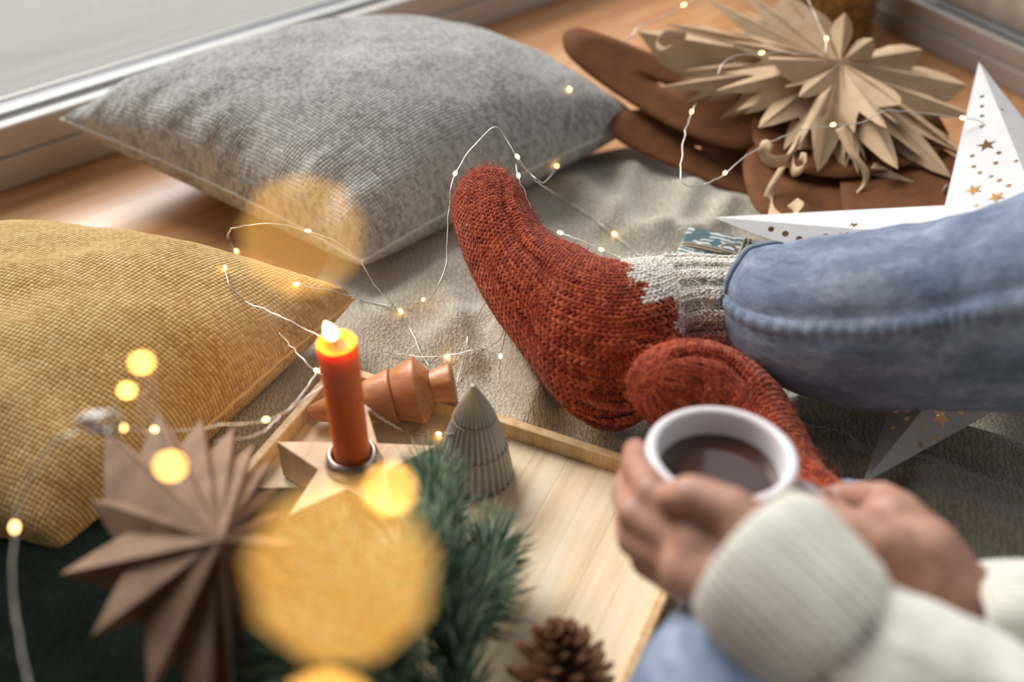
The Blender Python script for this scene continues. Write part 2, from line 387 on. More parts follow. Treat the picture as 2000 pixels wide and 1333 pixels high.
def straw():
    t = NT('golden_straw'); co = t.coord('UV'); n = t.noise(t.coord('UV', (60, 240, 1)), 1, 3); n2 = t.noise(co, 120, 2)
    f = t.math('ADD', t.math('MULTIPLY', n, .6), t.math('MULTIPLY', n2, .4))
    return t.set(Base_Color=t.ramp(f, [(.35, srgb(92, 66, 32)), (.5, srgb(158, 122, 68)), (.66, srgb(206, 172, 110))]), Roughness=.7, Normal=t.bump(f, .9, .003))
M['straw'] = straw()
M['needle'] = fibre('pine_needle'); M['bark'] = plain('twig_bark', srgb(96, 78, 56), .9)
def cone_m():
    t = NT('cone_scale'); n = t.noise(t.coord('Object'), 160, 3)
    return t.set(Base_Color=t.ramp(n, [(.3, srgb(78, 48, 28)), (.7, srgb(140, 96, 60))]), Roughness=.75)
M['cone'] = cone_m()
def quilt():
    t = NT('cream_quilt'); n = t.noise(t.coord('Object'), 30, 2); return t.set(Base_Color=t.ramp(n, [(.3, srgb(204, 196, 182)), (.7, srgb(222, 215, 203))]), Roughness=.95)
M['quilt'] = quilt()

# ================================================================== THE SETTING
def struct(name, V, F, mat, parent=None, smooth=False):
    o = link(name, mk_mesh(name, V, F), mat, parent, smooth)
    if parent is None: o['kind'] = 'structure'
    return o
def poly(pts, z0, z1=None):
    pts = [np.array([p[0], p[1], z0]) for p in pts]; return np.array(pts), [tuple(range(len(pts)))]
BL = np.array([-2.0, -1.5]); BR = np.array([2.4, -1.5])
def slab(pts, z0, z1):
    n = len(pts); V = [(p[0], p[1], z0) for p in pts] + [(p[0], p[1], z1) for p in pts]
    return np.array(V), [tuple(range(n))[::-1], tuple(range(n, 2 * n))] + [(i, (i + 1) % n, n + (i + 1) % n, n + i) for i in range(n)]
room = [LEND + nL * .02, K + (nL + nR) * .02, REND + nR * .02, BR, BL]
struct('floor', *slab(room, -.04, 0), M['floor'])
struct('ceiling', *slab([LEND + nL * .2, K + (nL + nR) * .2, REND + nR * .2, BR, BL], 2.5, 2.55), M['ceil'])
def wallseg(name, p, q, z0, z1, n, t=.12, mat=None):
    a, b = np.asarray(p), np.asarray(q); c = [a, b, b + n * t, a + n * t]
    return struct(name, *slab(c, z0, z1), mat or M['wall'])
def outn(p, q):
    d = (q - p) / np.linalg.norm(q - p); n = np.array([-d[1], d[0]]); m = (p + q) / 2
    return n if n @ m > 0 else -n
wallseg('wall_left', LEND, BL, 0, 2.5, outn(LEND, BL)); wallseg('wall_back', BL, BR, 0, 2.5, np.array([0, -1.])); wallseg('wall_right', BR, REND, 0, 2.5, outn(BR, REND))
wallseg('wall_front', LEND, K, WTOP, 2.5, nL); wallseg('wall_front', K, REND, WTOP, 2.5, nR)
def window(name, p, q, u, n, zs=1.0, os_=1.0):
    root = empty(name, (float((p + q)[0] / 2), float((p + q)[1] / 2), 0)); root['kind'] = 'structure'
    L = float(np.linalg.norm(q - p)); m = (p + q) / 2; ex = (u[0], u[1], 0); ey = (n[0], n[1], 0)
    def bar(nm, o0, o1, z0, z1, mat, bv=.0):
        o0, o1 = o0 * os_, o1 * os_; z0 = z0 * zs if z0 < .1 else z0; z1 = z1 * zs if z1 < .1 else z1
        c = m + n * (o0 + o1) / 2
        V, F = box((c[0], c[1], (z0 + z1) / 2), L, o1 - o0, z1 - z0, ex, ey)
        o = link(nm, mk_mesh(nm, V, F), mat, root, False)
        if bv: bevel(o, bv)
        return o
    bar('sill_rail', 0, .012, 0, .034, M['rail_face'], .002)
    bar('frame_rail', .004, .02, .034, .066, M['rail_face'], .003)
    bar('seal', .02, .034, 0, .063, M['gasket'])
    bar('frame_strip', .034, .050, 0, .066, M['white_frame'], .003)
    bar('track', .050, .064, 0, .064, M['track'])
    bar('outer_strip', .064, .073, 0, .066, M['white_frame'], .003)
    g = bar('glass_pane', .066, .070, .066, WTOP, M['glass'])
    bar('frame_head', 0, .08, WTOP - .06, WTOP, M['white_frame'], .003)
    # jambs and one mullion
    for s_ in (-L / 2 + .04, L / 2 - .05) + ((-.55,) if name == 'window_1' else (.62,)):
        c = m + u * s_ + n * .035
        V, F = box((c[0], c[1], WTOP / 2 + .02), .07, .07, WTOP - .1, ex, ey)
        bevel(link('jamb', mk_mesh('jamb', V, F), M['white_frame'], root, False), .004)
    return root
window('window_1', LEND, K, uL, nL); window('window_2', K, REND, uR, nR, .78, .7)
o_ = .085
struct('terrace', *slab([LEND + nL * o_ - uL, K + nL * o_ + nR * o_, REND + nR * o_ + uR, REND + uR * 8 + nR * 12, K + (nL + nR) * 14, LEND - uL * 8 + nL * 12], -.06, -.02), M['terrace'])

# ================================================================== BLANKET
def seg_d(X, Y, a, b):
    ab = b - a; t = np.clip(((X - a[0]) * ab[0] + (Y - a[1]) * ab[1]) / (ab @ ab), 0, 1)
    return np.hypot(X - a[0] - t * ab[0], Y - a[1] - t * ab[1]), t
def ridge(X, Y, pts, h, wd):
    z = np.zeros_like(X)
    for k in range(len(pts) - 1):
        a, b = at(*pts[k])[:2], at(*pts[k + 1])[:2]
        d, t = seg_d(X, Y, a, b); z = np.maximum(z, h * np.exp(-(d / wd) ** 2))
    return z
def blanket_h(X, Y):
    z = np.full_like(X, .012)
    for pts, h, wd in [([(985, 690), (1010, 760), (1050, 830)], .036, .012), ([(1080, 720), (1110, 800), (1170, 860)], .022, .012),
                       ([(1010, 640), (940, 650), (860, 690)], .012, .02), ([(1250, 360), (1330, 410), (1480, 440)], .014, .04), ([(1130, 390), (1240, 480), (1340, 500)], .016, .022), ([(1230, 370), (1220, 420), (1180, 470)], .010, .014), ([(1350, 400), (1330, 440), (1290, 485)], .010, .014), ([(1420, 430), (1400, 460), (1350, 495)], .008, .012), ([(880, 620), (900, 680), (930, 730)], .014, .012),
                       ([(1560, 830), (1700, 850), (1990, 930)], .02, .014), ([(1600, 930), (1800, 970), (2000, 1040)], .022, .016), ([(1780, 1020), (2000, 1100)], .026, .015), ([(1560, 880), (1640, 900)], .018, .010),
                       ([(760, 640), (880, 560), (930, 500)], .014, .03), ([(450, 880), (560, 800), (640, 740)], .01, .02)]:
        z = z + ridge(X, Y, pts, h, wd)
    return z
xs = np.linspace(-.34, 1.0, 300); ys = np.linspace(.16, 1.02, 240)
X, Y = np.meshgrid(xs, ys, indexing='ij')
Z = blanket_h(X, Y)
nn = np.array([[nz((x, y, 0), 7, 3) for y in ys] for x in xs]); Z += nn * .006
tA = at(656, 708, .034); e1 = at(1225, 890, .034) - tA; e1 /= np.linalg.norm(e1); e2 = np.array([e1[1], -e1[0], 0]); ez = np.array([0, 0, 1.])
if e2[1] > 0: e2 = -e2
TW = float((at(1304, 1160, .03) - tA) @ e1); TL = .36; o3 = np.array([tA[0], tA[1], 0.0])
_ti = (X - o3[0]) * e1[0] + (Y - o3[1]) * e1[1]; _tj = (X - o3[0]) * e2[0] + (Y - o3[1]) * e2[1]
Z = np.where((_ti > -.004) & (_ti < TW + .004) & (_tj > -.004) & (_tj < TL), np.minimum(Z, .0115), Z)
# outline of the blanket: it stops behind the paper star and under the two cushions
a0, a1, a2, a3 = at(300, 960)[:2], at(660, 470)[:2], at(1290, 250)[:2], at(2200, 420)[:2]
def side(p, q): return ((q[0] - p[0]) * (Y - p[1]) - (q[1] - p[1]) * (X - p[0])) / np.linalg.norm(q - p)
sd = np.maximum(np.maximum(side(a0, a1), side(a1, a2)), side(a2, a3)) + nn * .02
keep = sd < 0
fz = np.clip(-sd / .03, 0, 1); Z = .003 + (Z - .003) * np.sqrt(fz)
F = grid_faces(300, 240); kf = keep.reshape(-1)[F].all(1); F = F[kf]
used = np.unique(F); mp = -np.ones(300 * 240, int); mp[used] = np.arange(len(used))
bo = link('blanket', mk_mesh('blanket', np.stack([X, Y, Z], -1).reshape(-1, 3)[used], mp[F]), M['fleece'])
tag(bo, 'beige fleece blanket crumpled on the floor under the feet and tray', 'blanket')
m_ = bo.modifiers.new('solid', 'SOLIDIFY'); m_.thickness = .003; m_.offset = -1
xs2 = np.linspace(-.75, -.10, 90); ys2 = np.linspace(-.05, .50, 70); X2, Y2 = np.meshgrid(xs2, ys2, indexing='ij')  # dark sheet added to stand in for the shade in this corner
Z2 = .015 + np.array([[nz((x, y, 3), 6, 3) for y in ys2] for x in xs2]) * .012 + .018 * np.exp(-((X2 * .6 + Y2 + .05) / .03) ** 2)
do = link('shade_sheet', mk_mesh('shade_sheet', np.stack([X2, Y2, np.maximum(Z2 * .6, .006) + .040 / (1 + np.exp(-(X2 + .34 + .35 * (Y2 - .4)) / .012))], -1).reshape(-1, 3), grid_faces(90, 70)), M['shade_fleece'])
tag(do, 'added dark green sheet standing in for shade in the bottom left corner', 'shade sheet'); solid(do, .003, -1)

# ================================================================== CUSHIONS
def pillow(name, corners, top, bot, seam_z, mat, label, wr_edges, n=130, pinch=.05, shift=(0, 0)):
    """corners: L, F, R, B in plan (x, y); top/bot: bulge above and below the seam"""
    c = [np.array([p[0], p[1], z]) for p, z in zip(corners, seam_z)]
    sx, sy = np.linalg.norm(c[1] - c[0]), np.linalg.norm(c[2] - c[1])
    u = np.sin(np.linspace(-1, 1, n) * np.pi / 2); U, Vv = np.meshgrid(u, u, indexing='ij')
    Us = U * (1 - pinch * (1 - Vv ** 2) * np.abs(U) ** 1.5); Vs = Vv * (1 - pinch * (1 - U ** 2) * np.abs(Vv) ** 1.5)
    a, b = (Us + 1) / 2, (Vs + 1) / 2
    base = (c[0] * ((1 - a) * (1 - b))[..., None] + c[1] * (a * (1 - b))[..., None] + c[2] * (a * b)[..., None] + c[3] * ((1 - a) * b)[..., None])
    e = np.clip((1 - U ** 2), 0, 1) * np.clip((1 - Vv ** 2), 0, 1)
    sh = e ** .40
    wr = np.zeros_like(U)
    for (ax, sgn, freq, amp, ph) in wr_edges:      # gathers running in from a seam
        dist = 1 - sgn * (U if ax == 0 else Vv); along = Vv if ax == 0 else U
        lin = np.array([[nz((along[i, j] * freq + ph, dist[i, j] * 1.2, ph), 1, 3) for j in range(n)] for i in range(n)])
        wr += amp * lin * np.exp(-(dist / .28) ** 2) * np.clip(dist / .02, 0, 1)
    lo = np.array([[nz((U[i, j] * 1.6 + seam_z[0] * 77, Vv[i, j] * 1.6, 4), 1, 3) for j in range(n)] for i in range(n)]) * .007 * sh
    T = base.copy(); T[..., 2] += top * sh * (1 + shift[0] * U + shift[1] * Vv) + (wr + lo)
    Bm = base.copy(); Bm[..., 2] = np.maximum(Bm[..., 2] - bot * e ** .3, .0035)
    cu_ = np.zeros((n, n)); cu_[1:] = np.cumsum(np.linalg.norm(np.diff(T, axis=0), axis=2), axis=0); cu_ -= cu_[n // 2]
    cv_ = np.zeros((n, n)); cv_[:, 1:] = np.cumsum(np.linalg.norm(np.diff(T, axis=1), axis=2), axis=1); cv_ -= cv_[:, n // 2][:, None]
    kx = .5 * cu_ + .5 * (a - .5) * sx * 1.25; ky = .5 * cv_ + .5 * (b - .5) * sy * 1.25
    uv = np.stack([kx, ky], -1)
    # the rims coincide: one closed cover
    V = np.concatenate([T.reshape(-1, 3), Bm.reshape(-1, 3)]); UV = np.concatenate([uv.reshape(-1, 2), uv.reshape(-1, 2) + .003])
    F1 = grid_faces(n, n); F2 = grid_faces(n, n)[:, ::-1] + n * n
    ctr = base.reshape(-1, 3).mean(0)
    root = empty(name, (float(ctr[0]), float(ctr[1]), 0)); tag(root, label, 'cushion')
    link('cover', mk_mesh('cover', V, np.concatenate([F1, F2]), uv=UV), mat, root)
    ring = np.concatenate([base[:, 0], base[-1, 1:], base[-2::-1, -1], base[0, -2:0:-1]])
    tt = np.arange(len(ring)); ring = ring + np.stack([0 * tt, 0 * tt, .0005 * np.sin(tt * .9)], 1)
    V, F = tube(np.vstack([ring, ring[:1]]), .0019, 6, False); link('piping', mk_mesh('piping', V, F), mat, root)
    return root, base
gL, gF, gR = at(124, 246, .068)[:2], at(706, 512, .045)[:2], at(1250, 226, .05)[:2]; gB = at(838, 66, .05)[:2]
pillow('cushion', [gL, gF, gR, gB], .095, .05, (.075, .045, .045, .04), M['grey'], 'grey woven cushion lying against the window frame', [(1, -1, 5, .009, 1.3), (1, 1, 4, .004, 5.1), (0, 1, 4, .003, 2.2), (0, -1, 5, .004, 9)], pinch=.05)
yT, yN = at(688, 575, .06)[:2], at(140, 1120, .03)[:2]
_e = yN - yT; _l = np.linalg.norm(_e); _pp = np.array([_e[1], -_e[0]]) / _l * 1.0
if _pp[0] > 0: _pp = -_pp
yB = at(-10, 440, .06)[:2]; yF = yB + (yN - yT)
pillow('cushion', [yF, yN, yT, yB], .085, .045, (.05, .04, .055, .05), M['yellow'], 'mustard yellow woven cushion at the left edge beside the candle', [(0, 1, 2.2, .007, 4.2), (1, 1, 3, .003, 1.1), (1, -1, 3, .004, 7)], pinch=.03)

# ================================================================== PERSON (legs, socks, hands, sleeves)
person = empty('person', tuple(float(v) for v in at(1700, 900, 0)))
tag(person, 'person in light blue jeans, rust wool socks and cream sweater holding a mug', 'person')
# ---- jeans legs
def wrinkle(limb, amp, fr, seed, stretch=(1, 3)):
    N = limb.normals()
    for i in range(limb.nv):
        for j in range(limb.nu):
            t = limb.th[j]; limb.P[i, j] += N[i, j] * amp * nz((limb.len[i] * fr * stretch[0], math.cos(t) * stretch[1] * .6 + seed, math.sin(t) * stretch[1] * .6), 1, 3)
shin = Limb([(1545, 487, 1467, 700, .094, .052), (1600, 474, 1560, 765, .105, .060), (1700, 455, 1680, 796, .118, .070), (1850, 428, 1850, 800, .135, .078), (2010, 382, 2010, 802, .155, .085), (2250, 300, 2260, 820, .18, .092), (2480, 300, 2480, 860, .19, .092), (2620, 480, 2580, 860, .18, .08)], 120, 150, power=.92)
wrinkle(shin, .0035, 22, 3.1, (.9, 2.2))
# pressed side seam: puckers along it
SEAM = lambda v: 104 - 22 * v
N_ = shin.normals()
for i in range(shin.nv):
    v = i / (shin.nv - 1); d = (np.degrees(shin.th) - SEAM(v) + 180) % 360 - 180
    shin.P[i] += N_[i] * (.0024 * np.exp(-(d / 3.2) ** 2) * (1 + .5 * math.sin(shin.len[i] * 2 * math.pi / .0075)) - .0016 * np.exp(-((d + 7) / 3) ** 2))[:, None]
if hasattr(shin, '_n'): del shin._n
jl = link('jeans_leg', shin.mesh('jeans_leg'), M['denim'], person); solid(jl, .0018, -1)
V, F = join([tube([shin.point(v, SEAM(v) + o, .0012) for v in np.linspace(.005, .95, 160)], .0007, 5) for o in (2.6, -3.6)])
link('seam_stitching', mk_mesh('seam_stitching', V, F), M['thread'], jl)
hp = [shin.point(.004, a, .0015) for a in np.linspace(0, 360, 73)]
V, F = tube(hp, .0028, 8, False); link('hem', mk_mesh('hem', V, F), M['denim'], jl)
hp = [shin.point(.05, a, .0004) for a in np.linspace(0, 360, 73)]
V, F = tube(hp, .0006, 5, False); link('hem_stitching', mk_mesh('hem_stitching', V, F), M['denim_dark'], jl)
knee = Limb([(1720, 960, 1670, 1060, .06, .035), (1700, 1060, 1620, 1170, .07, .042), (1650, 1150, 1540, 1280, .085, .046), (1580, 1225, 1460, 1360, .10, .045), (1520, 1252, 1345, 1420, .11, .045), (1530, 1262, 1320, 1640, .12, .055), (1700, 1320, 1500, 1800, .13, .06), (2000, 1400, 1950, 1900, .15, .07)], 90, 110)
wrinkle(knee, .003, 18, 8.3)
j2 = link('jeans_leg', knee.mesh('jeans_leg'), M['denim'], person); solid(j2, .0018, -1)
V, F = tube([knee.point(v, 40, .001) for v in np.linspace(.2, .95, 90)], .0011, 5); link('seam_stitching', mk_mesh('seam_stitching', V, F), M['denim_dark'], j2)

# ---- knitted socks: a core tube and every stitch as a pair of yarn lobes
RUST = np.array([srgb(176, 70, 36)[:3], srgb(142, 50, 27)[:3], srgb(198, 94, 54)[:3], srgb(162, 60, 32)[:3], srgb(186, 80, 42)[:3]])
CREAM = np.array([srgb(236, 231, 218)[:3], srgb(226, 219, 203)[:3], srgb(240, 236, 225)[:3]])
SP_V, SP_F = spindle(3, 6)
def knit(name, limb, ncol, nrow, label, pattern, nfuzz, v0=0.0, v1=1.0, corecut=-1):
    core = Limb.__new__(Limb); core.__dict__ = dict(limb.__dict__); N = limb.normals(); core.P = limb.P - N * .0022
    cm = core.mesh(name); s = link(name, cm, M['sock_core'], person); s['label'] = label
    vv = np.repeat(np.linspace(0, 1, limb.nv), limb.nu + 1); cc = np.where((vv < corecut)[:, None], np.array([.55, .49, .40]), np.array([.105, .016, .007])); ca = cm.color_attributes.new('Col', 'FLOAT_COLOR', 'POINT'); ca.data.foreach_set('color', np.hstack([cc, np.ones((len(cc), 1))]).astype(np.float32).ravel())
    nv, nu = limb.nv, limb.nu
    Pp = np.concatenate([limb.P, limb.P[:, :1]], 1); Np = np.concatenate([N, N[:, :1]], 1)
    def samp(G, vf, uf):
        i = np.clip(vf * (nv - 1), 0, nv - 1.001); i0 = i.astype(int); f = (i - i0)[..., None]
        j = (uf % 1) * nu; j0 = np.minimum(j.astype(int), nu - 1); g = (j - j0)[..., None]
        return (G[i0, j0] * (1 - f) + G[i0 + 1, j0] * f) * (1 - g) + (G[i0, j0 + 1] * (1 - f) + G[i0 + 1, j0 + 1] * f) * g
    # rows equally spaced along the mid line of the two sides
    mid = (limb.P[:, int(nu * .25)] + limb.P[:, int(nu * .5)] * .6 + limb.P[:, 0] * .4) / 2
    dl = np.r_[0, np.cumsum(np.linalg.norm(np.diff(mid, axis=0), axis=1))]; dl /= dl[-1]
    rows = np.interp(np.linspace(v0, v1, nrow), dl, np.linspace(0, 1, nv))
    RW, CL = np.meshgrid(np.arange(nrow), np.arange(ncol), indexing='ij')
    jit = rng.normal(0, .05, RW.shape)
    vf = rows[RW]; uf = (CL + .5 + jit * .5) / ncol
    p = samp(Pp, vf, uf); n = samp(Np, vf, uf); n /= np.linalg.norm(n, axis=-1)[..., None]
    e = 1e-3
    tu = samp(Pp, vf, uf + .5 / ncol) - samp(Pp, vf, uf - .5 / ncol); du = np.linalg.norm(tu, axis=-1)
    drow = np.gradient(rows)[RW]
    tv = samp(Pp, np.clip(vf + drow * .5, 0, 1), uf) - samp(Pp, np.clip(vf - drow * .5, 0, 1), uf); dv = np.linalg.norm(tv, axis=-1)
    tu /= du[..., None] + 1e-9; tv /= dv[..., None] + 1e-9
    du = np.clip(du, .0008, .0065); dv = np.clip(dv, .001, .0055)
    col, off, rib, turn = pattern(RW / nrow, CL / ncol, RW, CL)
    pos, mats, cols = [], [], []
    for sg in (-1, 1):
        ang = sg * np.radians(27) + rng.normal(0, .06, RW.shape)
        ang = np.where(turn > 0, np.radians(90) * 1.0 + rng.normal(0, .1, RW.shape), ang)
        dirv = tv * np.cos(ang)[..., None] + tu * np.sin(ang)[..., None]; sid = np.cross(dirv, n)
        hl = np.where(turn > 0, du * .62, dv * .82); hw = np.where(turn > 0, dv * .30, du * .30)
        hl = hl * (1 + rng.normal(0, .08, RW.shape)); hw = hw * (1 + rng.normal(0, .1, RW.shape))
        side = np.where(turn > 0, 0, sg * .25)
        c = p + tu * (side * du)[..., None] + np.where(turn > 0, sg * .25 * dv, 0)[..., None] * tv + n * (off + rng.normal(0, .00018, RW.shape))[..., None]
        Mx = np.stack([sid * hw[..., None], dirv * hl[..., None], n * (np.minimum(hw * 1.15, .0016))[..., None]], -1)
        pos.append(c.reshape(-1, 3)); mats.append(Mx.reshape(-1, 3, 3)); cols.append(col.reshape(-1, 3))
    st = link('knit_stitches', instancer('knit_stitches', SP_V, SP_F, np.concatenate(pos), np.concatenate(mats), np.concatenate(cols)), M['yarn'], s, kind='stuff')
    # loose fibres standing off the yarn
    k = nfuzz; vi = rng.uniform(0.02, .98, k); ui = rng.uniform(0, 1, k)
    b = samp(Pp, vi, ui); bn = samp(Np, vi, ui); ri = np.clip((np.interp(vi, rows, np.arange(nrow)) if rows[-1] > rows[0] else vi * nrow).astype(int), 0, nrow - 1); ci = (ui * ncol).astype(int) % ncol
    fc = col[ri, ci] * rng.uniform(.8, 1.5, k)[:, None]
    d1 = rng.normal(0, 1, (k, 3)); d1 -= bn * (d1 * bn).sum(1)[:, None]; d1 /= np.linalg.norm(d1, axis=1)[:, None]
    L = rng.uniform(.004, .010, k); L[rng.random(k) < .10] *= 1.7; curl = rng.uniform(.2, .9, k)
    V, F, C = [], [], []
    ts = np.linspace(0, 1, 5)
    for q in range(k):
        pth = b[q] + bn[q] * (.0006 + L[q] * .55 * np.sin(ts * 2.2) * curl[q])[:, None] + d1[q] * (L[q] * ts)[:, None] + np.cross(d1[q], bn[q]) * (L[q] * .35 * ts ** 2 * (1 if q % 2 else -1))[:, None]
        wv = np.cross(d1[q], bn[q]) * .00011; o = len(V) * 10
        V.append(np.stack([pth - wv, pth + wv], 1).reshape(-1, 3)); C.append(np.repeat(fc[q][None], 10, 0))
    V = np.array(V); base = np.array([[0, 1, 3, 2], [2, 3, 5, 4], [4, 5, 7, 6], [6, 7, 9, 8]])
    F = (base[None] + (np.arange(k) * 10)[:, None, None]).reshape(-1, 4)
    link('wool_fuzz', mk_mesh('wool_fuzz', V.reshape(-1, 3), F, col=np.concatenate(C)), M['fibre'], s, kind='stuff')
    return s
foot = Limb([(1580, 505, 1520, 690, .092, .040), (1505, 503, 1462, 692, .090, .041), (1420, 506, 1395, 695, .088, .040), (1345, 502, 1335, 700, .086, .040), (1280, 504, 1285, 722, .084, .041),
             (1235, 508, 1262, 770, .082, .042), (1205, 511, 1250, 815, .080, .043), (1180, 508, 1190, 833, .080, .043), (1152, 497, 1128, 808, .083, .043), (1122, 480, 1075, 748, .088, .043),
             (1090, 468, 1018, 676, .094, .043), (1062, 448, 965, 605, .100, .042), (1042, 422, 928, 540, .108, .041), (1030, 400, 902, 478, .115, .039), (1020, 382, 888, 425, .122, .035), (1002, 362, 893, 388, .128, .028), (980, 350, 925, 358, .132, .017), (962, 351, 948, 352, .134, .006)], 96, 190)
N_ = foot.normals()
for i in range(foot.nv):        # heel gathers, instep ridge and side grooves knitted into the foot
    v = i / (foot.nv - 1); d = np.degrees(foot.th)
    g = np.zeros(foot.nu)
    if v > .44:
        k = min(1, (v - .44) / .1)
        for a0_, wd, am in ((62, 6, -.0030), (48, 6, .0022), (105, 5, -.0014)):
            g += k * am * np.exp(-(((d - a0_ + 18 * (v - .44)) / wd) ** 2))
    if .30 < v < .52:
        k = math.exp(-((v - .41) / .06) ** 2); msk = np.exp(-(((d - 150) / 55) ** 2))
        g += k * msk * .0030 * np.sin(d / 360 * 2 * np.pi * 17 + v * 30)
    foot.P[i] += N_[i] * g[:, None]
if hasattr(foot, '_n'): del foot._n
TEETH = [0, .3, 1.0, .4, 0, .6, 1.3, .7]
def pat_foot(vr, ur, RW, CL):
    px_edge = .335 + .018 * np.array(TEETH)[CL % 8] - .05 * (np.abs(((ur * 360 - 95 + 180) % 360) - 180) < 30)
    low = (((ur * 360) % 360) > 110) & (((ur * 360) % 360) < 250)
    px_edge = np.where(low, px_edge - .035, px_edge)
    cream = vr < px_edge
    col = np.where(cream[..., None], CREAM[rng.integers(0, 3, RW.shape)], RUST[rng.integers(0, 5, RW.shape)] * .86)
    beige = cream & low & (vr > .235); col = np.where(beige[..., None], col * np.array([.78, .72, .62]), col)
    rib = (vr < .235); up = (CL % 4) < 2
    off = np.where(rib, np.where(up, .0014, -.0016), .0002)
    turn = np.where(rib & ~up, 1, 0)
    zig = ((CL % 9) == 0) & (vr > .5); turn = np.where(zig, 1, turn); off = np.where(zig, off - .0004, off)
    heel = (vr > .33) & (vr < .46) & (((ur * 360) % 360) > 95) & (((ur * 360) % 360) < 260); turn = np.where(heel & ((CL % 3) == 0), 1, turn); off = np.where(heel & ((CL % 3) == 0), -.0008, off)
    return col, off, rib, turn
s1 = knit('sock', foot, 60, 98, 'rust red wool sock with cream ribbed cuff', pat_foot, 9000, corecut=.3)
foot2 = Limb([(1262, 742, 1264, 752, .102, .005), (1262, 712, 1272, 792, .100, .018), (1276, 686, 1292, 828, .095, .026), (1318, 668, 1322, 862, .087, .030), (1380, 668, 1362, 905, .078, .032), (1440, 690, 1405, 945, .070, .033), (1500, 738, 1452, 975, .066, .034),
              (1545, 815, 1490, 1000, .064, .034), (1590, 895, 1530, 1030, .062, .034), (1650, 950, 1575, 1070, .062, .034), (1720, 1000, 1640, 1110, .062, .034)], 96, 120)
N_ = foot2.normals()
for i in range(foot2.nv):
    v = i / (foot2.nv - 1); d = np.degrees(foot2.th)
    if v > .12: foot2.P[i] += N_[i] * (min(1, (v - .12) / .1) * (-.0028 * np.exp(-((d - 42) / 6) ** 2) + .0018 * np.exp(-((d - 30) / 6) ** 2)))[:, None]
def pat_foot2(vr, ur, RW, CL):
    col = RUST[rng.integers(0, 5, RW.shape)] * .92
    garter = (vr < .2) & (((ur * 360) % 360) > 60) & (((ur * 360) % 360) < 250)
    off = np.where(garter & (CL % 4 < 2), -.0012, .0003); turn = np.where(garter, 1, 0)
    return col, off, None, turn
s2 = knit('sock', foot2, 58, 66, 'rust red wool sock tucked under the ankle', pat_foot2, 4000)

# ---- sweater sleeves
def sleeve(name, secs, cuff, nrib, label=None):
    L = Limb(secs, 200, 120, usedepth=True, doff=-.04); N = L.normals()
    lmax = L.len[-1]
    for i in range(L.nv):
        f = min(1, max(0, (cuff - L.len[i]) / .008)); ribs = .0030 * np.abs(np.sin(L.th * nrib / 2)) * f
        fold = np.array([nz((L.len[i] * 14, math.cos(t) * 1.3 + cuff * 9, math.sin(t) * 1.3), 1, 3) for t in L.th]) * .005 * (1 - f)
        pinch_ = -.0012 * math.exp(-((L.len[i] - cuff) / .012) ** 2)
        L.P[i] += N[i] * (ribs + fold + pinch_)[:, None]
    o = link(name, L.mesh(name), M['sweater'], person); m = solid(o, .0035, -1)
    V, F = tube([L.P[0, j % L.nu] + (L.C[0] - L.P[0, j % L.nu]) * .03 for j in range(L.nu + 1)], .0024, 8, False)
    link('cuff_edge', mk_mesh('cuff_edge', V, F), M['sweater'], o)
    return o
sleeve('sleeve', [(1552, 988, 1378, 1186, .545, .036), (1590, 1002, 1412, 1232, .54, .040), (1650, 1062, 1470, 1290, .535, .044), (1730, 1140, 1550, 1370, .53, .048), (1850, 1200, 1680, 1500, .525, .052), (2020, 1290, 1880, 1640, .52, .055), (2260, 1420, 2160, 1800, .51, .06)], .055, 46)
sleeve('sleeve', [(1890, 1138, 1884, 1236, .60, .030), (1960, 1122, 1960, 1262, .60, .034), (2080, 1118, 2080, 1290, .60, .04), (2300, 1110, 2300, 1330, .60, .046), (2520, 1120, 2520, 1370, .60, .05)], .05, 40)

# ---- hands: tapered bones fused into one skin
def capsule(a, b, ra, rb, seg=14, rings=7):
    a, b = np.asarray(a, float), np.asarray(b, float); ax = b - a; L = np.linalg.norm(ax); ax /= L
    prof = [(max(ra * math.cos(t), 1e-5), ra * math.sin(t)) for t in np.linspace(-math.pi / 2, 0, rings)] + [(max(rb * math.cos(t), 1e-5), L + rb * math.sin(t)) for t in np.linspace(0, math.pi / 2, rings)]
    V, F = lathe(prof, a, ax, seg); n = len(prof)
    return V, F + [tuple(range(seg)), tuple((n - 1) * seg + k for k in range(seg))[::-1]]
def hand(name, chains, nails, voxel=.0021):
    parts = []
    for ch in chains:
        pts = [atd(x, y, d - .04) for (x, y, d, r) in ch]
        for k in range(len(ch) - 1): parts.append(capsule(pts[k], pts[k + 1], ch[k][3], ch[k + 1][3]))
    V, F = join(parts); o = link(name, mk_mesh(name, V, F), M['skin'], person)
    m = o.modifiers.new('r', 'REMESH'); m.mode = 'VOXEL'; m.voxel_size = voxel
    m = o.modifiers.new('s', 'SMOOTH'); m.iterations = 5; m.factor = .5
    dg = bpy.context.evaluated_depsgraph_get(); me = bpy.data.meshes.new_from_object(o.evaluated_get(dg)); o.modifiers.clear(); o.data = me; me.shade_smooth()
    for (x, y, d, dx, dy, r) in nails:
        p = atd(x, y, d - .04); q = atd(x + dx, y + dy, d - .04); ax = (q - p) / np.linalg.norm(q - p); nn_ = CP - p; nn_ -= ax * (nn_ @ ax); nn_ /= np.linalg.norm(nn_); sd_ = np.cross(ax, nn_)
        Vn = SP_V[:, [0, 1, 2]] * np.array([.0045, .006, .0016]); Vn = p + Vn[:, :1] * sd_ + Vn[:, 1:2] * ax + Vn[:, 2:] * nn_
        link('nail', mk_mesh('nail', Vn, SP_F), M['nail'], o)
    return o
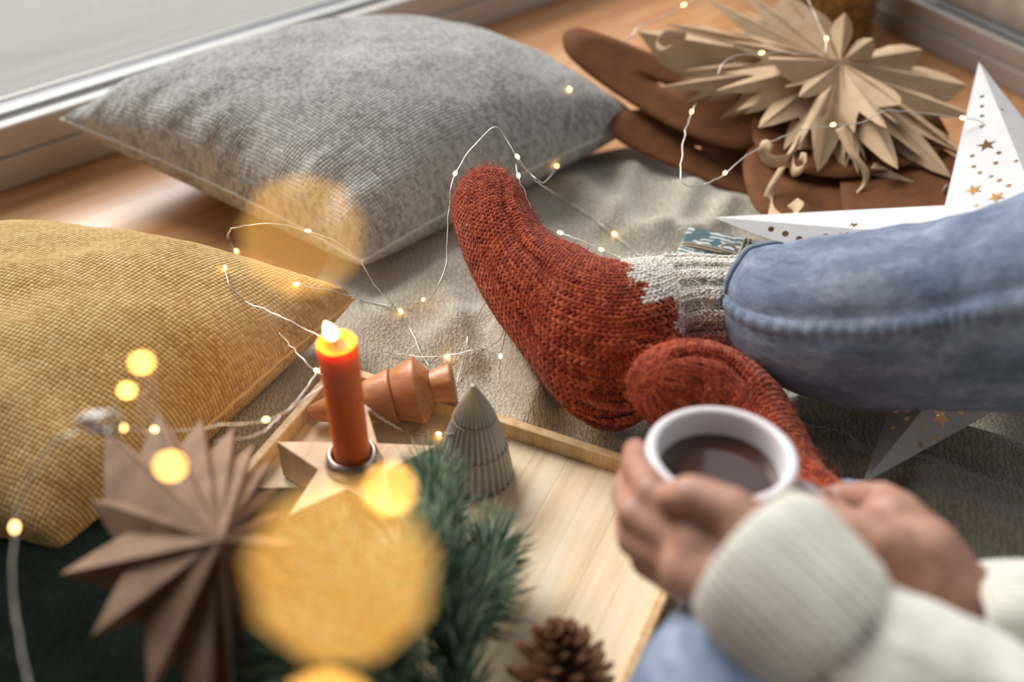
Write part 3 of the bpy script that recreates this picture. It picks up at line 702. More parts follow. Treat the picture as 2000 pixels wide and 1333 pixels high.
hand('hand', [
    [(1500, 1130, .575, .025), (1440, 1105, .58, .026), (1390, 1070, .585, .022)],
    [(1430, 1130, .575, .024), (1360, 1110, .585, .019)],
    [(1440, 1090, .58, .022), (1372, 1045, .59, .0125), (1275, 962, .607, .0098), (1243, 915, .635, .0085), (1241, 880, .66, .0075)],
    [(1430, 1110, .58, .02), (1342, 1072, .592, .012), (1240, 1005, .61, .0098), (1222, 965, .64, .0085), (1226, 935, .665, .0075)],
    [(1425, 1125, .58, .02), (1325, 1102, .594, .0115), (1238, 1056, .613, .0093), (1226, 1020, .645, .008), (1232, 992, .665, .007)],
    [(1420, 1140, .58, .018), (1325, 1130, .596, .0105), (1262, 1100, .616, .0082), (1246, 1068, .645, .007), (1250, 1045, .66, .0062)],
    [(1510, 1100, .565, .020), (1470, 1040, .56, .0155), (1432, 1000, .563, .0120), (1352, 966, .572, .0102), (1308, 972, .585, .0085)],
    [(1520, 1150, .565, .026), (1640, 1220, .555, .027), (1800, 1330, .55, .03)]], [])
hand('hand', [
    [(1890, 1192, .60, .0225), (1835, 1150, .60, .024), (1790, 1095, .605, .026), (1745, 1030, .615, .02)],
    [(1800, 1130, .60, .022), (1735, 1085, .60, .021), (1690, 1050, .60, .016)],
    [(1800, 1080, .61, .02), (1752, 1003, .625, .0135), (1722, 976, .635, .0105), (1640, 970, .668, .0082), (1588, 985, .66, .0075)],
    [(1800, 1090, .62, .02), (1735, 1040, .64, .0125), (1660, 1010, .66, .0098), (1600, 1020, .65, .0085)],
    [(1790, 1110, .62, .018), (1720, 1080, .645, .012), (1650, 1055, .665, .0095), (1605, 1055, .655, .008)],
    [(1790, 1130, .62, .016), (1715, 1115, .64, .0105), (1650, 1090, .66, .0085), (1615, 1085, .655, .007)],
    [(1790, 1140, .595, .02), (1715, 1070, .595, .0155), (1668, 1036, .598, .0115), (1612, 1004, .606, .0095), (1560, 990, .620, .0080)],
    [(1890, 1192, .60, .0225), (2050, 1200, .60, .026), (2200, 1210, .60, .03)]], [(1562, 978, .608, -20, 2, 0)])

# ================================================================== MUG
mug_c = atd(1410, 889, .602); mr = 149 / FPX * .602
tilt = Vector((0.02, .09, 1)).normalized(); tx = np.array(tilt)
mug = empty('mug', tuple(mug_c - tx * .088)); tag(mug, 'white ceramic mug of tea held in both hands', 'mug')
ri = mr * .84
prof = [(.001, -.088), (mr * .80, -.088), (mr * .86, -.084), (mr * .95, -.04), (mr * .965, -.012), (mr * .995, -.004)] + [(mr * .92 + mr * .08 * math.cos(a), .0 + mr * .06 * math.sin(a)) for a in np.linspace(0, math.pi, 9)] + [(ri * .99, -.010), (ri * .97, -.04), (ri * .9, -.08), (.001, -.081)]
V, F = lathe(prof, mug_c, tx, 72); link('cup_body', mk_mesh('cup_body', V, F), M['enamel'], mug)
lev = -.0165
V, F = lathe([(.0005, lev), (ri * .5, lev), (ri * .9, lev), (ri * .955, lev), (ri * .965, lev), (ri * .985, lev + .0002), (ri * .993, lev + .0008)], mug_c, (0.0, .02, 1), 64)
hv = (np.array([1, -.25, 0])); hv -= tx * (hv @ tx); hv /= np.linalg.norm(hv)
hpth = [mug_c + hv * (mr * .93 + .026 * math.sin(a)) - tx * (.014 + .026 * (1 - math.cos(a))) for a in np.linspace(0, math.pi, 24)]
Vh, Fh = tube(hpth, .005, 10); link('handle', mk_mesh('handle', Vh, Fh), M['enamel'], mug)
tea = link('tea', mk_mesh('tea', V, F), M['tea'], mug)

# ================================================================== TRAY
tray = empty('tray', tuple(o3 + e1 * TW / 2 + e2 * TL / 2)); tag(tray, 'pale bamboo serving tray with a low rim on the blanket', 'tray')
def tb(nm, u0, u1, v0, v1, z0, z1, mat, bv=.0015):
    V, F = box(o3 + e1 * (u0 + u1) / 2 + e2 * (v0 + v1) / 2 + ez * (z0 + z1) / 2, u1 - u0, v1 - v0, z1 - z0, e1, e2, ez)
    return bevel(link(nm, mk_mesh(nm, V, F), mat, tray, False), bv)
ZT = .021
nb = 12                                               # the base is glued up from strips
for k in range(nb):
    tb('slat', .008 + (TW - .016) * k / nb, .008 + (TW - .016) * (k + 1) / nb - .0001, .008, TL - .008, .014, ZT + random.uniform(-.0001, .0001), M['tray'], .0002)
tb('rim', 0, TW, 0, .008, .013, .035, M['rim']); tb('rim', 0, .008, .008, TL - .008, .013, .035, M['rim']); tb('rim', 0, TW, TL - .008, TL, .013, .035, M['rim'])
tb('rim', TW - .008, TW, .008, TL - .008, .013, .024, M['rim'])

# ================================================================== CANDLE AND STAR HOLDER
HZ = ZT + .036
hc = at(690, 904, HZ); hold = empty('candle_holder', (hc[0], hc[1], ZT)); tag(hold, 'wooden star shaped candle holder on the tray', 'candle holder')
def star_ring(c, tips, inner):
    pts = []
    for k in range(5): pts += [tips[k], inner[k]]
    return pts
ro = .061; ri_ = .0245
rot0 = R(18 - 2)
sp = [(hc[0] + (ro if k % 2 == 0 else ri_) * math.cos(rot0 + k * math.pi / 5), hc[1] + (ro if k % 2 == 0 else ri_) * math.sin(rot0 + k * math.pi / 5)) for k in range(10)]
V, F = slab(sp, ZT + .0003, HZ); bevel(link('star_block', mk_mesh('star_block', V, F), M['starwood'], hold, False), .0012)
cup_r = 56 / FPX * depth(hc)
V, F = lathe([(.001, .0004), (cup_r * .98, .0004), (cup_r, .002), (cup_r * .9, .008), (cup_r * .80, .011), (cup_r * .74, .011), (cup_r * .72, .003), (.001, .003)], hc, (0, 0, 1), 48)
link('cup', mk_mesh('cup', V, F), M['steel'], hold)
cr = 39 / FPX * depth(at(690, 800, .11))
zb = HZ + .0035; zt = at(0, 0)[2]
ct = None
for z in np.linspace(.08, .3, 400):                   # candle height so that its top sits where the photo has it
    p = np.array([hc[0], hc[1], z]); v = p - CP
    y = 666.5 - (v @ CU) / (v @ CF) * FPX
    if y < 668: ct = z; break
candle = empty('candle', (hc[0], hc[1], zb)); tag(candle, 'burning orange taper candle standing in the star holder', 'candle')
hgt = ct - zb
V, F = lathe([(.0005, 0), (cr * .92, 0), (cr * .93, .004), (cr * .95, hgt * .5), (cr * 1.0, hgt - .006), (cr * .99, hgt - .0015), (cr * .93, hgt), (cr * .84, hgt - .001), (cr * .6, hgt - .0032), (cr * .2, hgt - .0042), (.0004, hgt - .0042)], (hc[0], hc[1], zb), (0, 0, 1), 56)
link('wax_body', mk_mesh('wax_body', V, F), M['wax'], candle)
wk = np.array([hc[0] - .001, hc[1], ct - .006])
V, F = tube([wk, wk + [0, 0, .006], wk + [-.0008, 0, .012]], .0007, 6); link('wick', mk_mesh('wick', V, F), M['wick'], candle)
fb = wk + np.array([-.0003, 0, .0075])
V, F = lathe([(.0004, 0), (.0026, .0015), (.0042, .0042), (.0043, .0068), (.0033, .0098), (.0017, .0125), (.0003, .0148)], fb, (-.3, 0, 1), 20); fl = link('flame', mk_mesh('flame', V, F), M['flame'], candle)
fl.visible_shadow = True
lt = bpy.data.lights.new('flame_light', 'POINT'); lt.energy = .3; lt.color = (1, .6, .25); lt.shadow_soft_size = .004
lo_ = bpy.data.objects.new('flame_light', lt); COL.objects.link(lo_); lo_.location = tuple(fb + np.array([-.004, 0, .018]))

# ================================================================== WOODEN TREE (lying) AND CERAMIC TREE
t0, t1 = at(606, 808, ZT + .012), at(884, 748, ZT + .031)
ax = t1 - t0; TLn = np.linalg.norm(ax); ax /= TLn
wt = empty('wooden_tree', tuple((t0 + t1) / 2 * np.array([1, 1, 0]) + np.array([0, 0, ZT]))); tag(wt, 'turned wooden tree figurine lying on its side on the tray', 'figurine')
k = TLn
def seg_lathe(nm, prof):
    V, F = lathe([(r, h * k) for r, h in prof], t0, ax, 56); return link(nm, mk_mesh(nm, V, F), M['treewood'], wt)
seg_lathe('top_tier', [(.0004, -.015), (.004, -.008), (.0062, .01), (.0135, .23), (.0145, .262), (.013, .275), (.006, .285)])
seg_lathe('middle_tier', [(.004, .27), (.0105, .275), (.0118, .29), (.0205, .56), (.0215, .58), (.0212, .59), (.016, .595)])
seg_lathe('bottom_tier', [(.012, .588), (.0185, .592), (.0196, .60), (.0255, .745), (.0262, .765), (.0256, .775), (.013, .855)])
seg_lathe('trunk', [(.012, .80), (.0122, .86), (.0152, .985), (.0153, 1.0), (.0145, 1.01), (.0004, 1.012)])
cb = at(930, 925, ZT + .0002); crd = 70 / FPX * depth(cb)
ch_ = .2
for z in np.linspace(.03, .2, 400):
    v = np.array([cb[0], cb[1], z]) - CP
    if 666.5 - (v @ CU) / (v @ CF) * FPX < 752: ch_ = z - ZT; break
cer = empty('ceramic_tree', (cb[0], cb[1], ZT)); tag(cer, 'pale grey ribbed ceramic tree standing on the tray', 'figurine')
def tier(nm, h0, h1, r0, r1, rt, cap):
    n = 14; prof = []
    for i in range(n):
        f = i / (n - 1); prof.append(((r0 + (r1 - r0) * (f ** 1.15)), (h0 + (h1 - h0) * f)))
    prof = [(rt, h0 - .004)] + [(prof[0][0] * .9, h0 - .0012)] + prof
    if cap: prof += [(.0022, h1 + .0016), (.0004, h1 + .0022)]
    mask = [0, .6] + [1] * n + ([.4, 0] if cap else [])
    mask = [m_ * (1 - .9 * (i / len(mask)) ** 6 if cap else 1) for i, m_ in enumerate(mask)]
    V, F = lathe([(r * crd if r > .01 else r, h * ch_) for r, h in [(r, h) for r, h in prof]] if not cap else [(r * crd if i < n + 2 else r, h * ch_) for i, (r, h) in enumerate(prof)], cb, (0, 0, 1), 280, 30, .10, mask)
    return link(nm, mk_mesh(nm, V, F), M['ceramic'], cer)
tier('bottom_tier', .012, .40, 1.0, .80, .9, False); tier('middle_tier', .36, .70, .84, .50, .5, False); tier('top_tier', .66, .985, .55, .06, .3, True)
for h, r in ((.36, .855), (.66, .565)):
    V, F = tube([cb + np.array([math.cos(a) * r * crd * (1 + .1 * (abs(math.sin(a * 15)) - .6)), math.sin(a) * r * crd * (1 + .1 * (abs(math.sin(a * 15)) - .6)), h * ch_ - .0006]) for a in np.linspace(0, 2 * math.pi, 301)], .0006, 5, False)
    link('glaze_edge', mk_mesh('glaze_edge', V, F), M['gold_line'], cer)

# ================================================================== PINE BRANCH AND CONE
pb = at(880, 1180, ZT); pine = empty('pine_branch', tuple(pb)); tag(pine, 'green pine branch with long needles at the front of the tray', 'branch')
stems = [[(905, 1420, .06), (885, 1250, .075), (862, 1120, .085), (850, 1000, .085), (845, 955, .082)],
         [(850, 1450, .06), (760, 1300, .09), (690, 1180, .105), (640, 1090, .11)],
         [(760, 1300, .09), (790, 1180, .10), (800, 1090, .10)],
         [(885, 1250, .075), (940, 1180, .065), (960, 1090, .06)],
         [(760, 1420, .07), (640, 1330, .10), (560, 1270, .11)]]
NP, NM, NC = [], [], []
GR = np.array([srgb(76, 102, 80)[:3], srgb(100, 124, 99)[:3], srgb(58, 82, 66)[:3], srgb(136, 156, 128)[:3], srgb(86, 110, 90)[:3]])
for st_ in stems:
    P = resample([at(*q) for q in st_], .003); V, F = tube(P, np.linspace(.0028, .0014, len(P)), 8)
    link('stem', mk_mesh('stem', V, F), M['bark'], pine)
    T = np.gradient(P, axis=0); T /= np.linalg.norm(T, axis=1)[:, None]
    nn_ = int(len(P) * 30)
    for q in range(nn_):
        i = min(len(P) - 1, int(rng.random() ** .8 * len(P))); t = T[i]
        r_ = rng.normal(0, 1, 3); r_ -= t * (r_ @ t); r_ /= np.linalg.norm(r_)
        d_ = t * rng.uniform(.5, 1.0) + r_ * rng.uniform(.45, .8); d_ /= np.linalg.norm(d_); L_ = rng.uniform(.026, .044)
        if P[i][2] + d_[2] * L_ < ZT + .001: d_[2] = abs(d_[2])
        s_ = np.cross(d_, t); s_ /= np.linalg.norm(s_) + 1e-9; n_ = np.cross(s_, d_)
        NP.append(P[i] + d_ * L_ * .5); NM.append(np.stack([s_ * .00055, d_ * L_ * .5, n_ * .00045], -1)); NC.append(GR[rng.integers(0, 5)])
link('needles', instancer('needles', *spindle(3, 4), np.array(NP), np.array(NM), np.array(NC)), M['needle'], pine, kind='stuff')
pc = at(1095, 1330, ZT + .034); pine_c = empty('pine_cone', (pc[0], pc[1], ZT)); tag(pine_c, 'brown open pine cone on the front corner of the tray', 'pine cone')
cax = np.array([-.05, .30, 1.0]); cax /= np.linalg.norm(cax); ca = np.cross(cax, [1., 0, 0]); ca /= np.linalg.norm(ca); cb2 = np.cross(cax, ca)
V, F = lathe([(.0005, -.03), (.009, -.025), (.011, 0), (.008, .025), (.0005, .034)], pc, cax, 16); link('core', mk_mesh('core', V, F), M['bark'], pine_c)
sv = [(-.55, -.2, 0), (.55, -.2, 0), (-.75, .55, .05), (.75, .55, .05), (-.5, .95, .16), (.5, .95, .16), (0, 1.08, .22), (0, .7, .26), (0, 0, .12)]
sv2 = [(x, y, z - .12) for x, y, z in sv]
sf = [(0, 1, 8), (0, 8, 2), (1, 3, 8), (2, 8, 7), (3, 7, 8), (2, 7, 4), (3, 5, 7), (4, 7, 6), (5, 6, 7)]
n9 = 9; sfa = sf + [tuple(i + n9 for i in f[::-1]) for f in sf] + [(a, b, b + n9, a + n9) for a, b in ((1, 0), (0, 2), (2, 4), (4, 6), (6, 5), (5, 3), (3, 1))]
sme = mk_mesh('scale', np.array(sv + sv2), sfa); sme.materials.append(M['cone'])
for q in range(76):
    f = q / 75; hh = -.030 + .064 * f; rr = .030 * math.sin(math.pi * (.22 + .73 * f)) ** .8; a = q * 2.39996
    rd = ca * math.cos(a) + cb2 * math.sin(a); el = R(-12 + 66 * f); d_ = rd * math.cos(el) + cax * math.sin(el); s_ = np.cross(d_, cax); s_ /= np.linalg.norm(s_); n_ = np.cross(s_, d_)
    L_ = max(.006, rr * .78); wv = .0078 * (1 - .45 * f)
    mt = Matrix.Identity(4); base = pc + cax * hh + rd * (rr * .28)
    for r in range(3):
        mt[r][0] = s_[r] * wv; mt[r][1] = d_[r] * L_; mt[r][2] = n_[r] * .011; mt[r][3] = base[r]
    o = bpy.data.objects.new('scale', sme); COL.objects.link(o); adopt(o, pine_c); o.matrix_basis = mt

# ================================================================== KRAFT PAPER STAR
kC = at(1640, 125, .115); kL = at(1600, 430, .045); _d = (kC - kL) * np.array([0, 1, 1]); kN = np.cross(np.array([1., 0, 0]), _d); kN /= np.linalg.norm(kN)
if kN[2] < 0: kN = -kN
kraft = empty('paper_star', tuple(at(1640, 330, .015))); tag(kraft, 'large brown kraft paper star with cut and curled petals', 'paper star')
def petal_mesh(nm, C, T, half, prof, n, fold, curl, twist=0.0):
    """folded paper petal: crease from C to T, each half outlined by prof = [(t, w)] with barbs; curl lifts the tip"""
    ax = T - C; L = np.linalg.norm(ax); ax = ax / L; sd = np.cross(n, ax); sd /= np.linalg.norm(sd); nn_ = np.cross(ax, sd)
    if nn_ @ n < 0: nn_ = -nn_
    V, F = [], []
    pr = []
    for k in range(len(prof) - 1):
        for f in np.linspace(0, 1, 5)[:-1]: pr.append((prof[k][0] * (1 - f) + prof[k + 1][0] * f, prof[k][1] * (1 - f) + prof[k + 1][1] * f))
    pr.append(prof[-1])
    for sg in (-1, 1):
        out = pr + [(t, 0) for t in np.linspace(1, 0, 14)[1:-1]]
        tri = tessellate_polygon([[Vector((t, w * 2, 0)) for t, w in out]]); o = len(V)
        for t, w in out:
            tw = twist * t * t; h = -fold * w * half * (1 - .3 * t) + curl * L * t ** 2.2
            V.append(C + ax * (L * t) + sd * (sg * w * half + 0) + nn_ * (h + sg * w * half * tw))
        F += [(a + o, b + o, c + o) for a, b, c in tri]
    return mk_mesh(nm, V, F)
def petal(root, nm, C, T, half, prof, n, fold, curl, mat, twist=0.0, th=.00035):
    o = link(nm, petal_mesh(nm, C, T, half, prof, n, fold, curl, twist), mat, root, False); solid(o, th, 0); return o
PA = [(0, 0), (.18, .36), (.36, .72), (.52, .92), (.66, 1.0), (.84, .98), (.70, .62), (.64, .40), (.76, .30), (.90, .16), (1, 0)]
PB = [(0, 0), (.18, .36), (.34, .72), (.48, .98), (.68, 1.1), (.56, .66), (.54, .48), (.70, .44), (.86, .52), (.76, .28), (.88, .14), (1, 0)]
PC = [(0, 0), (.25, .35), (.5, .75), (.7, .9), (.86, .65), (1, 0)]
kp = [(1335, 122, 50, .00, PA), (1285, 168, 55, -.01, PB), (1395, 184, 52, .01, PA), (1485, 240, 80, .015, PA), (1560, 292, 42, .0, PC), (1605, 316, 75, .02, PA), (1680, 330, 44, .015, PB),
      (1752, 335, 80, .02, PA), (1860, 342, 85, .01, PA), (1852, 420, 70, -.02, PC), (1905, 300, 60, .0, PB), (1915, 235, 62, -.01, PA), (1890, 168, 55, -.015, PC), (1800, 100, 40, 0, PC),
      (1705, 72, 26, .02, PC), (1650, 25, 24, .02, PC), (1592, 8, 40, .015, PC), (1535, -25, 52, .01, PC), (1455, -25, 60, .0, PA), (1385, -5, 58, -.005, PA), (1300, 30, 62, -.01, PB), (1245, 75, 60, -.015, PC), (1420, 70, 50, .01, PA),
      (1760, 190, 40, .03, PC), (1730, 260, 45, .03, PA), (1560, 190, 44, .03, PA), (1500, 120, 45, .03, PC)]
for x, y, hw, off, pr in kp:
    T = atp(x, y, kC + kN * off, kN); cc = kC + kN * random.uniform(-.004, .006)
    petal(kraft, 'petal', cc, T, hw / FPX * depth(T), pr, kN, random.uniform(.5, .95), random.uniform(-.10, .05), M['kraft'], random.uniform(-.35, .35))
def sheet(root, nm, pts, p0, n, bow, mat, th=.0004):
    out = []
    for k in range(len(pts)):
        a, b = np.array(pts[k], float), np.array(pts[(k + 1) % len(pts)], float)
        for f in np.linspace(0, 1, 6)[:-1]: out.append(a * (1 - f) + b * f)
    out = np.array(out); sm = out.copy()
    for _ in range(3): sm = (np.roll(sm, 1, 0) + 2 * sm + np.roll(sm, -1, 0)) / 4
    ctr = sm.mean(0); rings = [sm * (1 - f) + ctr * f for f in (0, .2, .45, .7, .97)]
    V = []
    for r in rings:
        for q in r: V.append(atp(q[0], q[1], p0, n) + n * bow * (((q - ctr) / 200.0) ** 2).sum())
    o = link(nm, mk_mesh(nm, V, grid_faces(5, len(sm), cv=True)), mat, root); solid(o, th, 0); return o
sheet(kraft, 'back_flap_or_shade', [(1095, 80), (1130, 65), (1200, 80), (1270, 104), (1340, 128), (1500, 170), (1580, 240), (1480, 320), (1380, 290), (1260, 222), (1150, 155), (1100, 118)], kC - kN * .045, kN, .012, M['kraft_shade'])
sheet(kraft, 'back_flap_or_shade', [(1188, 248), (1210, 224), (1260, 218), (1345, 215), (1500, 230), (1620, 300), (1600, 410), (1480, 405), (1340, 338), (1245, 302), (1196, 278)], kC - kN * .055, kN, .01, M['kraft_shade'])
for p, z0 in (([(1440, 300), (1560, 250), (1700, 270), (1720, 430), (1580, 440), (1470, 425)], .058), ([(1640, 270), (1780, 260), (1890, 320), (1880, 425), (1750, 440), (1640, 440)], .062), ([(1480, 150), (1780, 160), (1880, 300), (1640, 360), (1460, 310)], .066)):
    sheet(kraft, 'back_flap_or_shade', p, at(p[0][0], p[0][1], z0), np.array([0, 0, 1.]), .004, M['kraft_shade'])  # dark sheets that paint in the shade beneath the lower petals
def ribbon(root, nm, pts, wid, wdir, mat):
    P = resample([atp(x, y, kC + kN * o, kN) for x, y, o in pts], .003)
    w_ = np.linspace(1, .6, len(P)); wd = np.asarray(wdir, float); wd /= np.linalg.norm(wd)
    V = np.stack([P - wd * (wid * w_ / 2)[:, None], P, P + wd * (wid * w_ / 2)[:, None]], 1).reshape(-1, 3)
    o = link(nm, mk_mesh(nm, V, grid_faces(len(P), 3)), mat, root); solid(o, .0004, 0); return o
ribbon(kraft, 'curl', [(1610, 180, .02), (1580, 240, .02), (1545, 300, .018), (1512, 355, .012), (1497, 395, .006), (1505, 420, .02), (1535, 432, .032), (1560, 408, .03), (1548, 395, .022)], .020, (.75, .35, .5), M['kraft'])
ribbon(kraft, 'curl', [(1560, 270, .025), (1540, 310, .022), (1505, 314, .026), (1483, 290, .03), (1496, 282, .04), (1508, 292, .042)], .014, (.3, .5, .8), M['kraft'])
ribbon(kraft, 'curl', [(1565, 265, .025), (1548, 305, .02), (1550, 335, .025), (1570, 328, .032), (1572, 308, .034), (1562, 306, .03)], .013, (.3, .5, .8), M['kraft'])
ribbon(kraft, 'curl', [(1640, 250, .02), (1665, 300, .02), (1690, 335, .015), (1688, 360, .01), (1668, 382, .01)], .009, (.9, .2, .3), M['kraft'])
ribbon(kraft, 'curl', [(1340, 70, .0), (1300, 68, .01), (1282, 85, .015), (1295, 98, .02), (1312, 92, .022)], .010, (.2, .6, .8), M['kraft'])
ribbon(kraft, 'curl', [(1700, 330, 0), (1790, 370, .0), (1835, 385, .005), (1850, 372, .012), (1842, 368, .014)], .014, (.5, .5, .6), M['kraft'])

# ================================================================== WHITE STAR LANTERN
def holed(nm, tri, holes, mat, root):
    """paper triangle with real punched holes; tri: 3 points, holes: [(point, kind, radius)]"""
    a, b, c = tri; x = b - a; x /= np.linalg.norm(x); n = np.cross(b - a, c - a); n /= np.linalg.norm(n); y = np.cross(n, x)
    f = lambda p: (float((p - a) @ x), float((p - a) @ y))
    cu = bpy.data.curves.new(nm, 'CURVE'); cu.dimensions = '2D'; cu.fill_mode = 'BOTH'; cu.extrude = .0003
    def sp(pts):
        s_ = cu.splines.new('POLY'); s_.points.add(len(pts) - 1); s_.use_cyclic_u = True
        for q, p in zip(s_.points, pts): q.co = (p[0], p[1], 0, 1)
    T = [np.array(f(p)) for p in tri]; sp(T)
    def inside(p, m):
        ok = True; s0 = None
        for k in range(3):
            u, v = T[k], T[(k + 1) % 3]; e = v - u; d = (e[0] * (p[1] - u[1]) - e[1] * (p[0] - u[0])) / np.linalg.norm(e)
            s_ = d > 0
            if s0 is None: s0 = s_
            if s_ != s0 or abs(d) < m: ok = False
        return ok
    done = []
    for (P, kind, r) in holes:
        p = np.array(f(P))
        if not inside(p, r * 1.15) or any(np.linalg.norm(p - q) < (r + r2) * 1.1 for q, r2 in done): continue
        done.append((p, r)); n_ = 12 if kind == 'dot' else 10; ph = random.random() * 6
        sp([(p[0] + (r if kind == 'dot' or k % 2 == 0 else r * .42) * math.cos(ph + 2 * math.pi * k / n_), p[1] + (r if kind == 'dot' or k % 2 == 0 else r * .42) * math.sin(ph + 2 * math.pi * k / n_)) for k in range(n_)])
    tmp = bpy.data.objects.new(nm, cu); COL.objects.link(tmp); dg = bpy.context.evaluated_depsgraph_get()
    me = bpy.data.meshes.new_from_object(tmp.evaluated_get(dg)); bpy.data.objects.remove(tmp); bpy.data.curves.remove(cu)
    mt = Matrix(((x[0], y[0], n[0], a[0]), (x[1], y[1], n[1], a[1]), (x[2], y[2], n[2], a[2]), (0, 0, 0, 1)))
    me.transform(mt); me.materials.clear(); return link(nm, me, mat, root, False)
lc = at(2030, 540, .066); tips = [at(1912, 122, .13), at(1395, 425, .07), at(1685, 945, .04)]
lz = np.cross(tips[0] - lc, tips[1] - lc); lz /= np.linalg.norm(lz); lz = lz if lz[2] > 0 else -lz
rr_ = [np.linalg.norm(t - lc) for t in tips]; bx_ = tips[0] - lc; bx_ /= np.linalg.norm(bx_); by_ = np.cross(lz, bx_)
a2 = math.atan2((tips[2] - lc) @ by_, (tips[2] - lc) @ bx_)
rest = 2 * math.pi - a2 % (2 * math.pi)
for k in (1, 2):
    an = a2 + rest * k / 3; tips.append(lc + (bx_ * math.cos(an) + by_ * math.sin(an)) * .25)
lan = empty('star_lantern', (lc[0], lc[1], .015)); tag(lan, 'white perforated paper star lantern behind the jeans leg', 'lantern')
fr, bk = lc + lz * .038, lc - lz * .038
PXH = [[('s', 1927, 284, 19), ('s', 1903, 372, 17), ('s', 1947, 386, 18), ('d', 1918, 189, 4), ('d', 1918, 208, 4), ('d', 1918, 227, 4), ('d', 1917, 248, 4), ('d', 1902, 281, 4), ('d', 1899, 305, 4.5), ('d', 1951, 299, 5), ('d', 1945, 319, 5), ('d', 1902, 326, 4.5), ('d', 1914, 338, 4.5), ('d', 1936, 345, 4.5), ('d', 1952, 353, 5), ('d', 1925, 373, 5), ('d', 1970, 363, 5), ('d', 1907, 402, 4.5), ('s', 1977, 283, 14), ('d', 1962, 235, 4), ('d', 1958, 215, 4), ('d', 1985, 315, 4), ('d', 1970, 255, 4)],
       [('d', 1506, 448, 5.5), ('d', 1534, 457, 6), ('d', 1561, 467, 6), ('d', 1590, 477, 6), ('d', 1613, 462, 5.5), ('s', 1650, 465, 15), ('s', 1668, 440, 12), ('d', 1640, 488, 5)],
       [('s', 1838, 816, 22), ('d', 1800, 837, 5.5), ('d', 1797, 869, 6), ('d', 1773, 891, 6), ('d', 1830, 856, 5.5), ('d', 1858, 832, 5.5), ('d', 1878, 806, 5), ('d', 1749, 912, 5.5), ('d', 1726, 936, 5), ('d', 1749, 804, 5), ('d', 1771, 819, 5), ('d', 1745, 836, 5), ('d', 1732, 865, 5), ('d', 1720, 894, 5), ('d', 1706, 923, 4.5), ('d', 1771, 803, 5)]]
for k in range(5):
    T = tips[k]; prv, nxt = tips[(k - 1) % 5], tips[(k + 1) % 5]
    for q in (prv, nxt):
        m_ = (T - lc) / np.linalg.norm(T - lc) + (q - lc) / np.linalg.norm(q - lc); I = lc + m_ / np.linalg.norm(m_) * .102
        for cc, side_ in ((fr, 1), (bk, -1)):
            tri = [T, I, cc]; n = np.cross(I - T, cc - T); n /= np.linalg.norm(n); hs = []
            if k < 3 and side_ == 1:
                for kd, x, y, r in PXH[k]:
                    p = atp(x, y, T, n); hs.append((p, 'dot' if kd == 'd' else 'star', r / FPX * depth(p) * 1.1))
            else:
                for _ in range(16):
                    u, v = random.random(), random.random() * .85 + .1; p = T + ((I - T) * u + (cc - T) * (1 - u)) * v; hs.append((p, random.choice(['dot', 'dot', 'dot', 'star']), random.choice([.0022, .0024])))
            holed('star_facet', tri, hs, M['white_paper'], lan)
lb = bpy.data.lights.new('lantern_light', 'POINT'); lb.energy = .55; lb.color = (1, .55, .2); lb.shadow_soft_size = .02
ob = bpy.data.objects.new('lantern_light', lb); COL.objects.link(ob); ob.location = tuple(lc)

# ================================================================== GIFT, BASKET, QUILT
ga, gb = at(1345, 440, .055), at(1540, 482, .055); gx = gb - ga; GL = .105; gx /= np.linalg.norm(gx); gy = np.array([gx[1], -gx[0], 0]); GW = .05
gc = ga + gx * GL / 2 + gy * GW / 2; gz0 = .018
giftb = empty('gift_box', (gc[0], gc[1], gz0)); tag(giftb, 'small gift in teal printed paper tied with twine behind the sock', 'gift')
V, F = box((gc[0], gc[1], (gz0 + .055) / 2), GL, GW, .055 - gz0, gx, gy)
vv = np.asarray(V) - gc; guv = np.stack([vv @ gx + vv[:, 2] * .6, vv @ gy + vv[:, 2]], 1)
bevel(link('wrapping', mk_mesh('wrapping', V, F, uv=guv), M['gift'], giftb, False), .0025, 3)
def loop(c, axv, hw, hz):
    return [c + axv * (hw * math.copysign(abs(math.cos(a)) ** .25, math.cos(a))) + ez * (hz * math.copysign(abs(math.sin(a)) ** .25, math.sin(a))) for a in np.linspace(0, 2 * math.pi, 65)]
gm = np.array([gc[0], gc[1], (gz0 + .055) / 2]); hz_ = (.055 - gz0) / 2
for o_, av, hw in ((gx * .0, gy, GW / 2), (gx * .004, gy, GW / 2), (gy * .004, gx, GL / 2), (gy * .008, gx, GL / 2)):
    V, F = tube(loop(gm + o_, av, hw + .0012, hz_ + .0012), .0012, 6, False); link('twine', mk_mesh('twine', V, F), M['twine'], giftb)
bt = np.array([gc[0], gc[1], .0565]) + gy * .005
for sg in (-1, 1):
    P = crom([bt, bt + gx * sg * .008 + gy * -.004 + ez * .006, bt + gx * sg * .016 + ez * .004, bt + gx * sg * .012 + gy * .005 + ez * .003, bt], 24); V, F = tube(P, .0011, 6); link('bow_loop', mk_mesh('bow_loop', V, F), M['twine'], giftb)
vb = at(1612, 62, 0); vr_ = 78 / FPX * depth(vb)
bas = empty('basket', tuple(vb)); tag(bas, 'golden straw basket at the top behind the kraft paper star', 'basket')
V, F = lathe([(.001, .001), (vr_ * .95, .001), (vr_, .008)] + [(vr_ * (1 + .04 * math.sin(q * 1.3)) + (.003 if q % 2 else 0), .008 + q * .009) for q in range(1, 16)] + [(vr_ * .9, .145), (vr_ * .88, .02), (.001, .018)], vb, (0, 0, 1), 64)
uvb = np.stack([np.tile(np.arange(64) / 64 * 2 * math.pi * vr_, len(V) // 64), V[:, 2]], 1)
link('basket_body', mk_mesh('basket_body', V, F, uv=uvb), M['straw'], bas)
